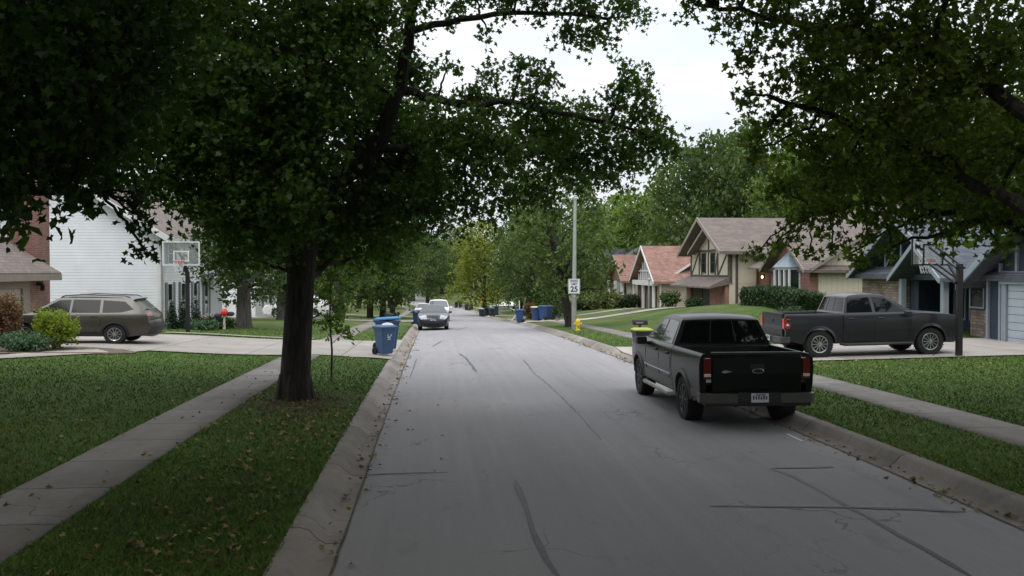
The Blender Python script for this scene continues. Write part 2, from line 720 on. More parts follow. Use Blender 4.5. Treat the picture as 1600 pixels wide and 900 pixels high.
# dark joint between road and gutter
M_JOINT = mat('joint_dirt', (.085, .07, .06), .9, .3, 6)
for sg in (-1, 1):
    ribbon('road_joint', [(2.52 + sg * (HALF + .005), y) for y in range(-4, 141, 3)], .03, M_JOINT, .006, wob=.3, zf=lambda X, Y: zr(Y) - .028)
# a fresh chalk-white scratch behind the pickup
ribbon('road_marking', [gp(1231, 676), gp(1255, 687)], .05, mat('worn_white_paint', (.7, .7, .7), .6), .004, zf=road_z)
# front walk of the brick house
wk = [at(-60, 612, 24.3), at(0, 600, 25.3), at(60, 585, 26.6), at(110, 570, 28), at(150, 558, 29.3)]
ribbon('footpath', [(-17.0, 21.5), (-13.2, 23.6), (-11.3, 25.6), (-9.6, 28.2), (-9.0, 29.6)], 1.25, M_DRIVE, .03)
ribbon('footpath', [(-10.9, 38.6), (-4.9, 38.3)], .5, M_DRIVE, .05)
M_BED = mat('mulch', (.12, .09, .065), .95, .45, 5, bump=.5)
# ------------------------------------------------------------------ trees
_a = np.radians([-140, -105, -70, -35, 0, 35, 70, 105, 140, 180])
_r = np.array([.74, .50, .97, .56, 1.1, .56, .97, .50, .74, .12])
STAR = np.stack([np.cos(_a) * _r, np.sin(_a) * _r], -1) * .56
_a = np.radians([0, 40, 100, 180, 260, 320])
OVAL = np.stack([np.cos(_a) * .6, np.sin(_a) * .42], -1)
_a = np.radians([0, 100, 180, 260])
DIAM = np.stack([np.cos(_a) * .6, np.sin(_a) * .45], -1)


def leaf_arrays(P, size, outline, up=.55, rng=RNG):
    n = len(P)
    nr = rng.normal(size=(n, 3))
    nr /= np.linalg.norm(nr, axis=1)[:, None]
    nr = nr * (1 - up) + np.array([0, 0, up])
    nr /= np.linalg.norm(nr, axis=1)[:, None]
    t = rng.normal(size=(n, 3))
    t -= nr * (t * nr).sum(1)[:, None]
    t /= np.linalg.norm(t, axis=1)[:, None]
    b = np.cross(nr, t)
    s = size * rng.uniform(.65, 1.2, n)
    k = len(outline)
    co = P[:, None, :] + s[:, None, None] * (outline[None, :, 0, None] * t[:, None, :] + outline[None, :, 1, None] * b[:, None, :])
    b_ = rng.uniform(.55, 1.05, n)
    co -= (1 - b_)[:, None, None] * s[:, None, None] * outline[None, :, 1, None] * b[:, None, :]
    co += nr[:, None, :] * (s * rng.uniform(-.1, .6, n))[:, None, None] * np.abs(outline[None, :, 1, None])
    # droop of the leaf tip
    co += -nr[:, None, :] * (s[:, None, None] * .25 * (outline[None, :, 0, None] ** 2))
    return co.reshape(-1, 3), k


def crown_obj(name, P, size, outline, m, parent, up=.55):
    co, k = leaf_arrays(P, size, outline, up)
    n = len(P)
    return mesh_np(name, co, np.full(n, k), np.arange(n * k), m, parent)


def sprays(lobes, leaf, dens=1.0, twig=.6, rng=RNG, per=13):
    """leaves along drooping twigs that fill ellipsoidal lobes unevenly; returns leaf points and twig segments"""
    pts, segs = [], []
    for c, r in lobes:
        c = np.array(c, float)
        r3 = np.array(r if hasattr(r, '__len__') else (r, r, r * .8), float)
        rm = r3.mean()
        nt = max(3, int(dens * 1.9 * PI * rm * rm / (per * leaf * leaf * .55)))
        d = rng.normal(size=(nt, 3))
        d /= np.linalg.norm(d, axis=1)[:, None]
        rad = rng.uniform(.12, 1.0, nt) ** .55
        tip = c + d * rad[:, None] * r3
        tl = min(twig, 1.3 * rm) * rng.uniform(.6, 1.3, nt)
        dr = d + rng.normal(size=(nt, 3)) * .5
        dr[:, 2] = dr[:, 2] * .5 - .18
        dr /= np.linalg.norm(dr, axis=1)[:, None]
        base = tip - dr * tl[:, None] * .5
        end = tip + dr * tl[:, None] * .5
        s = rng.uniform(0, 1.05, (nt, per))
        L = base[:, None, :] + (end - base)[:, None, :] * s[:, :, None]
        L[:, :, 2] -= .25 * tl[:, None] * s ** 2
        L += rng.normal(size=L.shape) * leaf * .62
        pts.append(L.reshape(-1, 3))
        for i in range(0, nt, 2):
            segs.append((base[i], end[i]))
    return np.vstack(pts), segs


def limb_path(p, q, sag=.15, n=7, jit=.06, rise=.25):
    p, q = Vector(p), Vector(q)
    L = (q - p).length
    mid = (p + q) / 2 + Vector((0, 0, L * sag))
    out = []
    for i in range(n + 1):
        t = i / n
        v = p * (1 - t) ** 2 + mid * 2 * t * (1 - t) + q * t * t
        if 0 < i < n:
            v += Vector((random.gauss(0, 1), random.gauss(0, 1), random.gauss(0, 1))) * L * jit * .35
        out.append(v)
    return out


M_BARK = bark_mat('dark_bark', (.012, .010, .008), (.05, .042, .034))
M_BARK2 = bark_mat('grey_bark', (.045, .04, .034), (.13, .115, .1))
M_LEAF = leaf_mat('sweetgum_leaf', (.032, .066, .016), (.095, .155, .036), .46)
M_LEAFR = leaf_mat('maple_leaf', (.06, .095, .02), (.165, .215, .045), .52)
M_LEAFB = leaf_mat('linden_leaf', (.045, .08, .024), (.135, .19, .055), .38)
M_LEAFL = leaf_mat('light_leaf', (.075, .13, .03), (.22, .29, .075), .4)
M_LEAFY = leaf_mat('yellowing_leaf', (.12, .15, .022), (.30, .31, .05), .4)
M_LEAFD = leaf_mat('dark_leaf', (.036, .068, .024), (.10, .15, .048), .38)
M_LEAFBR = leaf_mat('rusty_leaf', (.1, .05, .03), (.24, .14, .09), .3)


def big_tree(name, label, base, trunk, lobes, leaf, m_leaf, dens, hubs, tr0, outline=STAR, m_bark=None, up=.12, group=None, per=13, high=(), hleaf=.21):
    """trunk: (point, radius) list; hubs: limbs (path, r0, r1); each lobe is reached by a branch from the nearest hub point"""
    root = thing(name, label, 'tree', base, 0, group)
    b = Vector(base)
    w = MB()
    tp = [Vector(p) for p, r in trunk]
    w.tube(tp, [r for p, r in trunk], 14)
    # root flare
    for k in range(6):
        a = k * PI / 3 + .4
        rr = trunk[0][1]
        w.tube([tp[0] + Vector((math.cos(a) * rr * 1.25, math.sin(a) * rr * 1.25, -.08)), tp[0] + Vector((math.cos(a) * rr * .85, math.sin(a) * rr * .85, .12)),
                tp[0] + Vector((math.cos(a) * rr * .62, math.sin(a) * rr * .62, .6))], [rr * .22, rr * .36, rr * .3], 7)
    nodes = [(Vector(p), r) for p, r in trunk[2:]]
    for path, r0, r1 in hubs:
        pp = [Vector(p) for p in path]
        n = len(pp)
        rs = [r0 + (r1 - r0) * i / (n - 1) for i in range(n)]
        # densify with a little wander
        dp, dr = [], []
        for i in range(n - 1):
            for j in range(4):
                t = j / 4
                v = pp[i].lerp(pp[i + 1], t)
                if j:
                    v += Vector((random.gauss(0, .04), random.gauss(0, .04), random.gauss(0, .04)))
                dp.append(v)
                dr.append(rs[i] + (rs[i + 1] - rs[i]) * t)
        dp.append(pp[-1])
        dr.append(rs[-1])
        w.tube(dp, dr, 10)
        nodes += list(zip(dp[2:], dr[2:]))
    for c, r in list(lobes) + list(high):
        c = Vector(c)
        best = min(nodes, key=lambda nd: (nd[0] - c).length + (1.2 if nd[0].z > c.z + .6 else 0))
        L = (best[0] - c).length
        r0 = min(best[1] * .6, .02 + L * .016)
        if L > .15:
            path = limb_path(best[0], c, .10)
            w.tube(path, [r0 + (.012 - r0) * i / (len(path) - 1) for i in range(len(path))], 6)
    P, segs = sprays([(tuple(c), r) for c, r in lobes], leaf, dens, per=per)
    for i, (p, q) in enumerate(segs):
        if i % 2 == 0:
            w.tube([p, (Vector(p) + Vector(q)) / 2, q], [.007, .005, .003], 4, cap=False)
    t = w.build('trunk', m_bark or M_BARK, root)
    t.data.transform(Matrix.Translation(-b))
    co, k = leaf_arrays(P - np.array(base), leaf, outline, up)
    sizes, idx = np.full(len(P), k), np.arange(len(P) * k)
    if len(high):
        P2, _ = sprays([(tuple(c), r) for c, r in high], hleaf, 1.15, per=10)
        c2, k2 = leaf_arrays(P2 - np.array(base), hleaf, OVAL, up)
        idx = np.concatenate([idx, len(co) + np.arange(len(P2) * k2)])
        co = np.concatenate([co, c2])
        sizes = np.concatenate([sizes, np.full(len(P2), k2)])
    mesh_np('crown', co, sizes, idx, m_leaf, root)
    return root


def lob(lst, k=.88):
    return [(at(px, py, Y), r * k) for px, py, Y, r in lst]


# --- the big street tree on the left verge
bx, by = -2.72, 18.3
bz = tz(bx, by) - .02
A0 = (bx, by, bz)
highA, highB, highC = [], [], []
trunkA = [((bx, by, bz - .1), .33), ((bx + .0, by, bz + .35), .295), ((bx + .05, by, bz + 1.2), .275), ((bx + .12, by, bz + 2.4), .265),
          ((bx + .22, by, bz + 3.5), .27), ((bx + .27, by + .1, bz + 4.4), .235), ((bx + .3, by + .2, bz + 6), .19), ((bx + .5, by + .3, bz + 8.5), .13), ((bx + .6, by + .2, bz + 11.5), .05)]
fork = Vector((bx + .26, by, bz + 3.75))
hubsA = [
    ([fork, at(560, 262, 18.2), at(600, 205, 18.1), at(625, 140, 18), at(640, 50, 17.9), at(660, -80, 17.8)], .20, .09),
    ([at(585, 232, 18.15), at(680, 220, 18.3), at(770, 225, 18.3), at(880, 250, 18.2), at(940, 235, 18)], .085, .03),
    ([at(625, 140, 18), at(700, 160, 18.3), at(800, 160, 18.3), at(900, 180, 18), at(1010, 210, 17.5)], .09, .03),
    ([at(640, 50, 17.9), at(720, 30, 18.4), at(830, 20, 18.5), at(950, 30, 18.2)], .075, .03),
    ([(bx + .24, by, bz + 4.2), at(400, 250, 17.4), at(300, 220, 17), at(220, 180, 16.6)], .12, .04),
    ([(bx + .26, by + .1, bz + 4.8), at(420, 160, 19), at(330, 90, 19.5), at(250, 30, 20)], .11, .04),
    ([(bx + .28, by + .1, bz + 5.2), (bx + .9, by + 2.8, bz + 6.2), (bx + .7, by + 5.5, bz + 6.6)], .12, .04),
    ([(bx + .3, by + .2, bz + 6.5), (bx + 2.8, by - 1.5, bz + 8.2), (bx + 5, by - 2.4, bz + 8.8)], .1, .03),
    ([(bx + .3, by + .2, bz + 6.8), (bx - 2.2, by + 1.5, bz + 8.8), (bx - 4.2, by + 2, bz + 9.3)], .1, .03),
]
lobesA = lob([
    (1015, 215, 17.3, .62), (985, 245, 18, .6), (930, 215, 18, .85), (940, 270, 18.5, .55), (880, 260, 18, .75), (905, 185, 18.6, .7), (850, 205, 18.8, .85), (790, 235, 17.6, .85),
    (830, 165, 18.4, .6), (760, 190, 18.6, .8), (720, 250, 18, .95), (700, 190, 17.6, .8), (850, 300, 18.6, .55), (790, 300, 19, .7), (730, 320, 18.6, .65),
    (650, 290, 19.2, 1.0), (600, 310, 18.6, 1.0), (660, 330, 18.2, .8), (560, 350, 18.8, .85), (625, 215, 19.4, 1.1), (640, 125, 19, .6),
    (500, 190, 16.9, .9), (440, 310, 16.8, .9), (450, 280, 17, 1.1), (430, 350, 17.4, .95), (370, 310, 17.2, 1.1), (400, 210, 17.2, 1.2), (320, 240, 17.2, 1.15), (310, 310, 17.6, .65),
    (250, 210, 16.8, 1.1), (240, 290, 17.2, .6), (480, 120, 17, 1.25), (540, 100, 17.2, 1.0), (400, 110, 17.2, 1.3), (310, 130, 17.6, 1.3), (220, 110, 17.4, 1.2), (590, 20, 17.2, .9),
    (540, 10, 17.4, 1.3), (450, 20, 17.4, 1.3), (350, 20, 17.8, 1.3), (250, 10, 18, 1.3), (650, -15, 17.6, .6), (630, 85, 18.8, .55),
    (745, -8, 18.4, .4), (790, 0, 18.4, .45), (850, 2, 18.4, .5), (915, 12, 18.4, .6), (980, 8, 18, .5), (880, 55, 18.2, .36), (930, 62, 18.3, .42), (815, 108, 18.4, .42), (770, 118, 18.4, .36), (850, 125, 18.2, .4), (985, 118, 17.6, .45), (1010, 150, 17.6, .4), (960, 160, 17.9, .45),
    (745, 150, 18.6, .36), (712, 15, 18.3, .3), (765, 52, 18.4, .22), (700, 105, 18.2, .26), (725, 150, 18.4, .3), (1040, 235, 17.2, .36), (1000, 180, 17.4, .4), (470, 370, 19.2, .8), (520, 390, 19.6, .55), (370, 370, 18.2, .6),
    (560, 160, 19.5, 1.1), (460, 180, 19.6, 1.2), (340, 190, 19.8, 1.2), (640, 240, 19.8, .9), (540, 270, 20, 1.0), (420, 280, 20, 1.0), (700, -75, 18, .6), (820, -70, 18, .9), (930, -70, 18.5, .9),
    (190, 30, 18.5, 1.2), (160, 160, 18, 1.1), (170, 250, 18, .7), (600, 380, 20, .6), (690, 290, 20, .7),
    (500, 340, 21, .8), (410, 390, 20.5, .6), (365, 405, 18.6, .42), (335, 350, 18.4, .35), (600, 400, 21, .5), (640, 370, 20.5, .5), (560, 420, 21.5, .4)])


def overhead(out, x0, y0, n, rad, zlo, zhi, zb):  # unseen boughs, packed densely to shade the near road and verge
    """upper boughs, the part of the crown above what the photo shows"""
    n += len(out)
    while len(out) < n:
        a = random.uniform(0, 2 * PI)
        rr = rad * math.sqrt(random.uniform(.01, 1))
        r = random.uniform(1.0, 1.5)
        p = Vector((x0 + math.cos(a) * rr, y0 + math.sin(a) * rr, zb + random.uniform(zlo, zhi) - .03 * rr * rr))
        need = CAM_H + max(0, p.y + p.x * .08) * .30 + r + .2
        if p.z < need:
            p.z = need + random.uniform(0, 1.5)
        if p.z < zb + zhi + 2.5:
            out.append((p, r))


for px, py in [(200, 60), (270, 140), (330, 60), (390, 150), (300, 230), (450, 80), (520, 160), (440, 230), (560, 60), (580, 230), (380, 270), (500, 300), (590, 320), (260, 30), (340, 0), (480, 0), (570, 130), (640, 270), (640, 180), (560, 360), (440, 340), (720, 230), (800, 230), (870, 220)]:
    highA.append((at(px, py, 20.6), .95 if px < 650 else .6))
overhead(highA, bx + .6, by, 52, 6.2, 8, 12.5, bz)
for k in range(16):
    p = Vector((bx - .5 + random.uniform(-4.5, 1.2), by + random.uniform(-2, 5.0), bz + random.uniform(5.0, 7.2)))
    highA.append((p, random.uniform(.9, 1.2)))
big_tree('street_tree', 'big dark-trunked tree with star-shaped leaves on the left verge, overhanging the street', A0, trunkA, lobesA, .138, M_LEAF, 3.0, hubsA, .4, high=highA, hleaf=.18)

# --- the tree just outside the frame on the left, whose boughs hang into the upper left
lx, ly = -3.6, 3.4
lz = tz(lx, ly)
trunkB = [((lx, ly, lz - .1), .34), ((lx, ly, lz + .4), .28), ((lx, ly, lz + 1.5), .25), ((lx - .1, ly + .1, lz + 3.0), .23), ((lx - .1, ly + .2, lz + 5), .17), ((lx, ly + .2, lz + 9), .07)]
hubsB = [
    ([(lx - .1, ly + .1, lz + 3.0), at(-150, 150, 6.5), at(40, 130, 8), at(140, 120, 9)], .12, .04),
    ([(lx - .1, ly + .1, lz + 3.3), at(-200, 300, 7), at(30, 290, 8.2), at(160, 300, 8.6)], .09, .025),
    ([(lx - .1, ly + .2, lz + 4.5), (lx + 2.5, ly + 2, lz + 6.3), (lx + 4.6, ly + 2.6, lz + 6.8)], .1, .03),
    ([(lx - .1, ly + .2, lz + 4.2), (lx - 2.5, ly + 3.5, lz + 5.5), (lx - 4, ly + 6, lz + 5.6)], .1, .03)]
lobesB = lob([(-60, 60, 7, .8), (40, 60, 8, .75), (130, 60, 8.6, .7), (200, 30, 9, .5), (60, 150, 8, .7), (150, 150, 8.6, .6), (-40, 220, 7.6, .7), (50, 225, 8, .42), (120, 240, 8.4, .45),
              (190, 230, 8.8, .32), (0, 290, 7.8, .34), (105, 275, 8.3, .24), (165, 285, 8.6, .16), (205, 300, 8.7, .11), (222, 345, 8.7, .06), (130, 315, 8.5, .11), (10, 335, 7.6, .14), (226, 392, 8.7, .03),
              (215, 325, 8.7, .06), (-80, 330, 7, .4), (200, 100, 9.4, .6), (260, 60, 10, .5), (90, -20, 8, .8), (200, -50, 9, .8), (-50, -40, 7, .9)])
for px, py in [(-40, 60), (60, 100), (160, 80), (20, 200), (110, 190), (-60, 280), (200, 10), (100, 0), (170, 180), (50, 260)]:
    highB.append((at(px, py, 9.6), .55))
overhead(highB, lx + 1.2, ly + 2.2, 125, 7.6, 5.2, 10.5, lz)
big_tree('street_tree', 'near street tree whose dark boughs hang into the upper left corner over the lawn', (lx, ly, lz), trunkB, lobesB, .10, M_LEAF, 2.6, hubsB, .34, high=highB, hleaf=.155)

# --- the tree just outside the frame on the right
rx, ry = 8.0, 9.4
rz_ = tz(rx, ry)
trunkC = [((rx, ry, rz_ - .1), .34), ((rx, ry, rz_ + .4), .27), ((rx, ry, rz_ + 1.5), .25), ((rx, ry + .1, rz_ + 2.7), .24), ((rx + .05, ry + .2, rz_ + 5), .17), ((rx, ry + .3, rz_ + 9), .07)]
hubsC = [
    ([(rx, ry + .1, rz_ + 2.7), at(1560, 300, 11.5), at(1450, 240, 12.2), at(1320, 190, 12.6), at(1200, 150, 12.6)], .11, .03),
    ([(rx, ry + .1, rz_ + 2.5), at(1620, 370, 11.5), at(1500, 330, 12.6), at(1380, 320, 13.4), at(1270, 330, 13.8)], .085, .025),
    ([(rx, ry + .1, rz_ + 3.2), at(1560, 150, 11.2), at(1420, 70, 12), at(1260, 40, 12.4), at(1120, 15, 12.6)], .11, .03),
    ([(rx, ry + .2, rz_ + 4.5), (rx - 2.5, ry - 2, rz_ + 6.4), (rx - 4.2, ry - 3, rz_ + 7)], .1, .03),
    ([(rx, ry + .2, rz_ + 4.5), (rx + 1, ry + 3, rz_ + 5.4), (rx + 1.5, ry + 6, rz_ + 5.6)], .1, .03)]
lobesC = lob([(1120, 20, 12.6, .32), (1080, 8, 12.6, .24), (1190, 30, 12.4, .45), (1260, 60, 12.2, .6), (1165, 90, 12.6, .3), (1220, 120, 12.5, .42), (1165, 150, 12.8, .26), (1290, 140, 12.4, .55), (1210, 190, 12.8, .34), (1180, 225, 13, .22),
              (1260, 230, 12.8, .5), (1170, 245, 13.2, .2), (1230, 290, 13.4, .35), (1320, 260, 12.6, .6), (1300, 330, 13.4, .45), (1250, 340, 13.8, .28), (1200, 290, 13.6, .22), (1370, 190, 12, .7), (1360, 90, 12, .75), (1330, 20, 12, .6),
              (1440, 150, 11.8, .75), (1440, 40, 11.8, .8), (1420, 280, 12.4, .65), (1370, 340, 13.2, .42), (1440, 340, 13, .42), (1510, 250, 12, .7), (1520, 110, 11.6, .8), (1560, 330, 12, .5), (1510, 350, 12.6, .36), (1600, 230, 11.4, .8), (1600, 60, 11, .9),
              (1600, 330, 11.6, .45), (1210, 385, 14.2, .17), (1240, 372, 14, .22), (1180, 392, 14.3, .09), (1330, 395, 14, .2), (1300, 378, 13.8, .2), (1345, 412, 14.1, .1), (1390, 380, 13.6, .2), (1470, 375, 13, .17), (1560, 385, 12.2, .14), (1265, 395, 14.1, .12), (1355, 375, 13.7, .2),
              (1290, 290, 14.5, .6), (1380, 240, 14.5, .8), (1480, 200, 14.2, .8), (1330, 160, 14.2, .7), (1250, 170, 14, .4), (1420, 110, 14, .8), (1300, 60, 13.6, .6), (1560, 180, 13.6, .8),
              (1230, -20, 12.5, .6), (1350, -60, 12.2, .9), (1500, -60, 12, 1.0), (1140, -40, 12.8, .4), (1530, 300, 13.6, .55), (1460, 290, 14, .6)])
for px, py in [(1300, 130), (1380, 60), (1480, 60), (1580, 80), (1340, 220), (1420, 190), (1500, 180), (1590, 190), (1400, 290), (1480, 270), (1570, 280), (1300, 290), (1540, 330), (1260, 250)]:
    highC.append((at(px, py, 15.2), .68))
overhead(highC, rx - 1.4, ry - .5, 92, 7.6, 5.4, 10.5, rz_)
big_tree('street_tree', 'near street tree whose leafy boughs hang across the upper right in front of the houses', (rx, ry, rz_), trunkC, lobesC, .12, M_LEAFR, 2.7, hubsC, .34, high=highC, hleaf=.17)


# --- distant trees: a few crowns of each habit, then copies
def far_tree(name, label, base, h, r, trunk_h, m_leaf, leaf=.26, n_lobes=26, dens=1.0, cone=.0, m_bark=None, lean=(0, 0), group=None, tr=None, skirt=0.0, up=.4):
    root = thing(name, label, 'tree', base, random.uniform(0, 6.28), group)
    w = MB()
    tr = tr or .03 * h
    top = Vector((lean[0], lean[1], h * .85))
    path = [Vector((0, 0, -.2)), Vector((0, 0, .3)), Vector((lean[0] * .3, lean[1] * .3, trunk_h)), top.lerp(Vector((0, 0, 0)), .35), top]
    w.tube(path, [tr * 1.35, tr * 1.05, tr * .85, tr * .5, tr * .1], 9)
    lobes = []
    for k in range(n_lobes):
        z = trunk_h * (1 - skirt) + (h - trunk_h * (1 - skirt)) * ((k + .5) / n_lobes)
        f = (z - trunk_h) / max(.1, h - trunk_h)
        prof = (1 - max(0, f)) ** .8 if cone else math.sqrt(max(.06, 1 - (2 * max(f, 0) - .82) ** 2 * .85))
        a = k * 2.4 + random.uniform(-.5, .5)
        rr = r * prof * random.uniform(.35, .9)
        lr = r * random.uniform(.26, .42) * (.55 + .45 * prof)
        c = Vector((math.cos(a) * rr + lean[0] * f, math.sin(a) * rr + lean[1] * f, min(z, h - lr * .6)))
        lobes.append((c, (lr, lr, lr * .8)))
        q = Vector((lean[0] * f * .7, lean[1] * f * .7, max(trunk_h * .8, z - rr * .55)))
        pth = limb_path(q, c, .05, 4)
        w.tube(pth, [tr * .3 * (1 - f * .5) * (1 - .8 * i / 4) + .01 for i in range(5)], 5, cap=False)
    P, segs = sprays([(tuple(c), rr) for c, rr in lobes], leaf, dens * .75, twig=leaf * 3.2, per=10)
    w.build('trunk', m_bark or M_BARK2, root)
    crown_obj('crown', P, leaf, OVAL if leaf < .3 else DIAM, m_leaf, root, up)
    return root


def place(px, Y, dx=0):
    p = at(px, 500, Y)
    return (p.x + dx, Y, tz(p.x + dx, Y) - .05)


def dup_tree(src, label, base, sx, sz, m_leaf=None, group=None, rz=None):
    c = copy_tree(src)
    c.location = base
    c.scale = (sx, sx, sz)
    c.rotation_euler = (0, 0, random.uniform(0, 6.28) if rz is None else rz)
    c['label'] = label
    if group:
        c['group'] = group
    elif 'group' in c:
        del c['group']
    if m_leaf is not None:
        for ch in c.children:
            if ch.name.startswith('crown'):
                ch.material_slots[0].link = 'OBJECT'
                ch.material_slots[0].material = m_leaf
    return c


# named trees one can tell apart
tB = far_tree('broadleaf_tree', 'broad shade tree with a stout trunk on the lawn beside the white two-storey house', place(381, 45.5), 9.5, 3.3, 2.4, M_LEAFD, .2, 34, 1.15, tr=.36, m_bark=M_BARK2, skirt=.25)
tP = far_tree('broadleaf_tree', 'leaning dark-trunked street tree right behind the speed limit pole', place(890, 52), 9.0, 3.7, 2.6, M_LEAFB, .2, 34, 1.0, lean=(-1.7, .6), tr=.27, m_bark=M_BARK, skirt=.2)
tY = far_tree('broadleaf_tree', 'yellow-green tree behind the diamond warning sign at the far bend', place(757, 121), 12.5, 5.3, 2.2, M_LEAFY, .32, 34, 1.2, tr=.3, m_bark=M_BARK, skirt=.15)
tL1 = far_tree('broadleaf_tree', 'leftmost of three spreading trees on the far left lawn, two slim trunks', place(578, 88), 10.5, 4.6, 2.6, M_LEAFB, .28, 34, 1.1, tr=.3, m_bark=M_BARK, skirt=.3)
tL2 = dup_tree(tL1, 'middle one of three spreading trees on the far left lawn, with the thickest trunk', place(598, 93), 1.1, 1.15)
tL3 = dup_tree(tL1, 'rightmost of three spreading trees on the far left lawn, nearest the parked cars', place(613, 84), .85, .9, M_LEAFB)
tR2 = dup_tree(tP, 'pale green tree above the row of dark bins on the right', place(822, 105), 1.2, 1.15, M_LEAFB)
tR3 = dup_tree(tL1, 'bushy green tree above the single blue bin on the right side', place(832, 80), .92, .95, M_LEAFB)
tR4 = dup_tree(tP, 'tree between the yellow-green tree and the silver car under the trees', place(812, 128), 1.2, 1.2, M_LEAFL)
tR5 = dup_tree(tL1, 'light green tree on the lawn in front of the grey-roofed house, right of the pole', place(908, 112), .8, .95, M_LEAFL)
tH = dup_tree(tL1, 'bluish green tree rising over the far end of the street, left of the yellow-green tree', place(715, 250), 1.7, 1.6, M_LEAFD)
tS = dup_tree(tB, 'dark tree overhanging the white car in the driveway on the left', place(440, 62), .95, .95, M_LEAFD)
tS2 = dup_tree(tB, 'shade tree between the white car and the far left lawn trees', place(530, 74), 1.1, 1.1, M_LEAFB)
tS3 = dup_tree(tL1, 'tree behind the white two-storey house, above its brown roof', place(265, 88), 1.15, 1.3, M_LEAFB)
# trees that fill the skyline behind the houses
grpR = 'trees behind the houses on the right'
spots = [(905, 150, 1.5, 1.35, M_LEAFB, 'pale tree at the left end of the skyline behind the right-hand houses'),
         (945, 128, 1.2, 1.2, M_LEAFL, 'bright green tree behind the grey-roofed house'),
         (990, 122, 1.25, 1.35, M_LEAFL, 'bright green tree behind the small orange-roofed gable'),
         (1035, 118, 1.3, 1.5, M_LEAFB, 'mid green tree behind the large orange roof'),
         (1085, 104, 1.3, 1.6, M_LEAFB, 'tall green tree behind the gap left of the timbered house'),
         (1135, 98, 1.35, 1.65, M_LEAFD, 'dark tall tree directly behind the ridge of the timbered house'),
         (1190, 92, 1.3, 1.65, M_LEAFB, 'tall tree behind the chimney end of the timbered house roof'),
         (1245, 84, 1.25, 1.6, M_LEAFL, 'light green tree behind the brick gable with the bay window'),
         (1310, 78, 1.25, 1.6, M_LEAFD, 'dark tree behind the cream board wall'),
         (1385, 72, 1.2, 1.6, M_LEAFB, 'tree behind the ridge of the blue-grey house'),
         (1480, 66, 1.2, 1.6, M_LEAFD, 'dark tree behind the entrance end of the blue-grey house'),
         (1590, 62, 1.2, 1.6, M_LEAFB, 'tree behind the garage end of the blue-grey house')]
spots += [(920, 165, 1.5, 1.5, M_LEAFL, 'far bright tree in the second row above the grey roof'), (965, 148, 1.5, 1.55, M_LEAFB, 'far tree in the second row above the small orange gable'),
          (1010, 142, 1.5, 1.6, M_LEAFL, 'far bright tree in the second row above the white latticed gable'), (1060, 132, 1.5, 1.65, M_LEAFB, 'far tree in the second row left of the timbered house'),
          (1110, 122, 1.5, 1.7, M_LEAFL, 'far light tree in the second row above the timbered gable'), (1165, 114, 1.5, 1.75, M_LEAFB, 'far tree in the second row above the timbered house ridge'), (1225, 106, 1.5, 1.75, M_LEAFB, 'far tree in the second row above the bay window wing')]
for px, Y, sx, sz, m, lab in spots:
    dup_tree(random.choice((tL1, tB)), lab, place(px, Y), sx * 1.1, sz * (1.1 if Y > 90 else .98), m, grpR)
grpL = 'trees closing the far end of the street'
for i, (px, Y, sx, sz, m, lab) in enumerate([
        (470, 120, 1.5, 1.3, M_LEAFD, 'dark tree behind the second white house on the left'), (520, 135, 1.5, 1.35, M_LEAFL, 'tree right of the second white house, behind the lawn trees'),
        (560, 150, 1.5, 1.4, M_LEAFD, 'dark tree behind the leftmost lawn tree'), (610, 165, 1.6, 1.4, M_LEAFB, 'tree behind the middle lawn tree'),
        (645, 215, 1.7, 1.4, M_LEAFB, 'tree on the far slope above the white van, left side'), (672, 232, 1.6, 1.3, M_LEAFD, 'dark tree on the far slope right above the white van'),
        (668, 185, 1.3, 1.35, M_LEAFD, 'dark tree beside the far bend, directly over the white van'), (690, 238, 1.7, 1.3, M_LEAFB, 'mid green tree in the gap at the far end of the street'), (700, 285, 1.9, 1.4, M_LEAFB, 'tree at the crest of the grassy slope at the end of the street'), (745, 245, 1.6, 1.5, M_LEAFD, 'dark tree on the slope behind the yellow-green tree'),
        (790, 220, 1.6, 1.5, M_LEAFB, 'tree on the slope behind the silver car'), (835, 200, 1.6, 1.5, M_LEAFD, 'dark tree behind the bushy tree over the blue bins'),
        (870, 175, 1.5, 1.4, M_LEAFB, 'tree behind the leaning street tree'), (330, 130, 1.5, 1.5, M_LEAFB, 'tall tree behind the far end of the white two-storey house'),
        (400, 115, 1.4, 1.4, M_LEAFL, 'lighter tree between the two white houses on the left'), (150, 95, 1.4, 1.7, M_LEAFB, 'tall tree behind the white siding gable'),
        (60, 80, 1.4, 1.7, M_LEAFD, 'dark tree behind the brick chimney')]):
    dup_tree(random.choice((tL1, tP)), lab, place(px, Y), sx, sz, m, grpL)
# trees behind the camera shade the near road
for i, (x, y) in enumerate([(-4.2, -8), (9.0, -5), (-4.4, -19), (9.2, -17), (-13, -14), (17, -12), (-12.5, 6), (17, 13), (-13.5, 14.5), (-4, -30), (9, -28)]):
    dup_tree(tB, 'shade tree outside the frame over the near end of the street', (x, y, tz(x, y)), 1.9, 1.35, M_LEAFD, 'shade trees outside the frame')

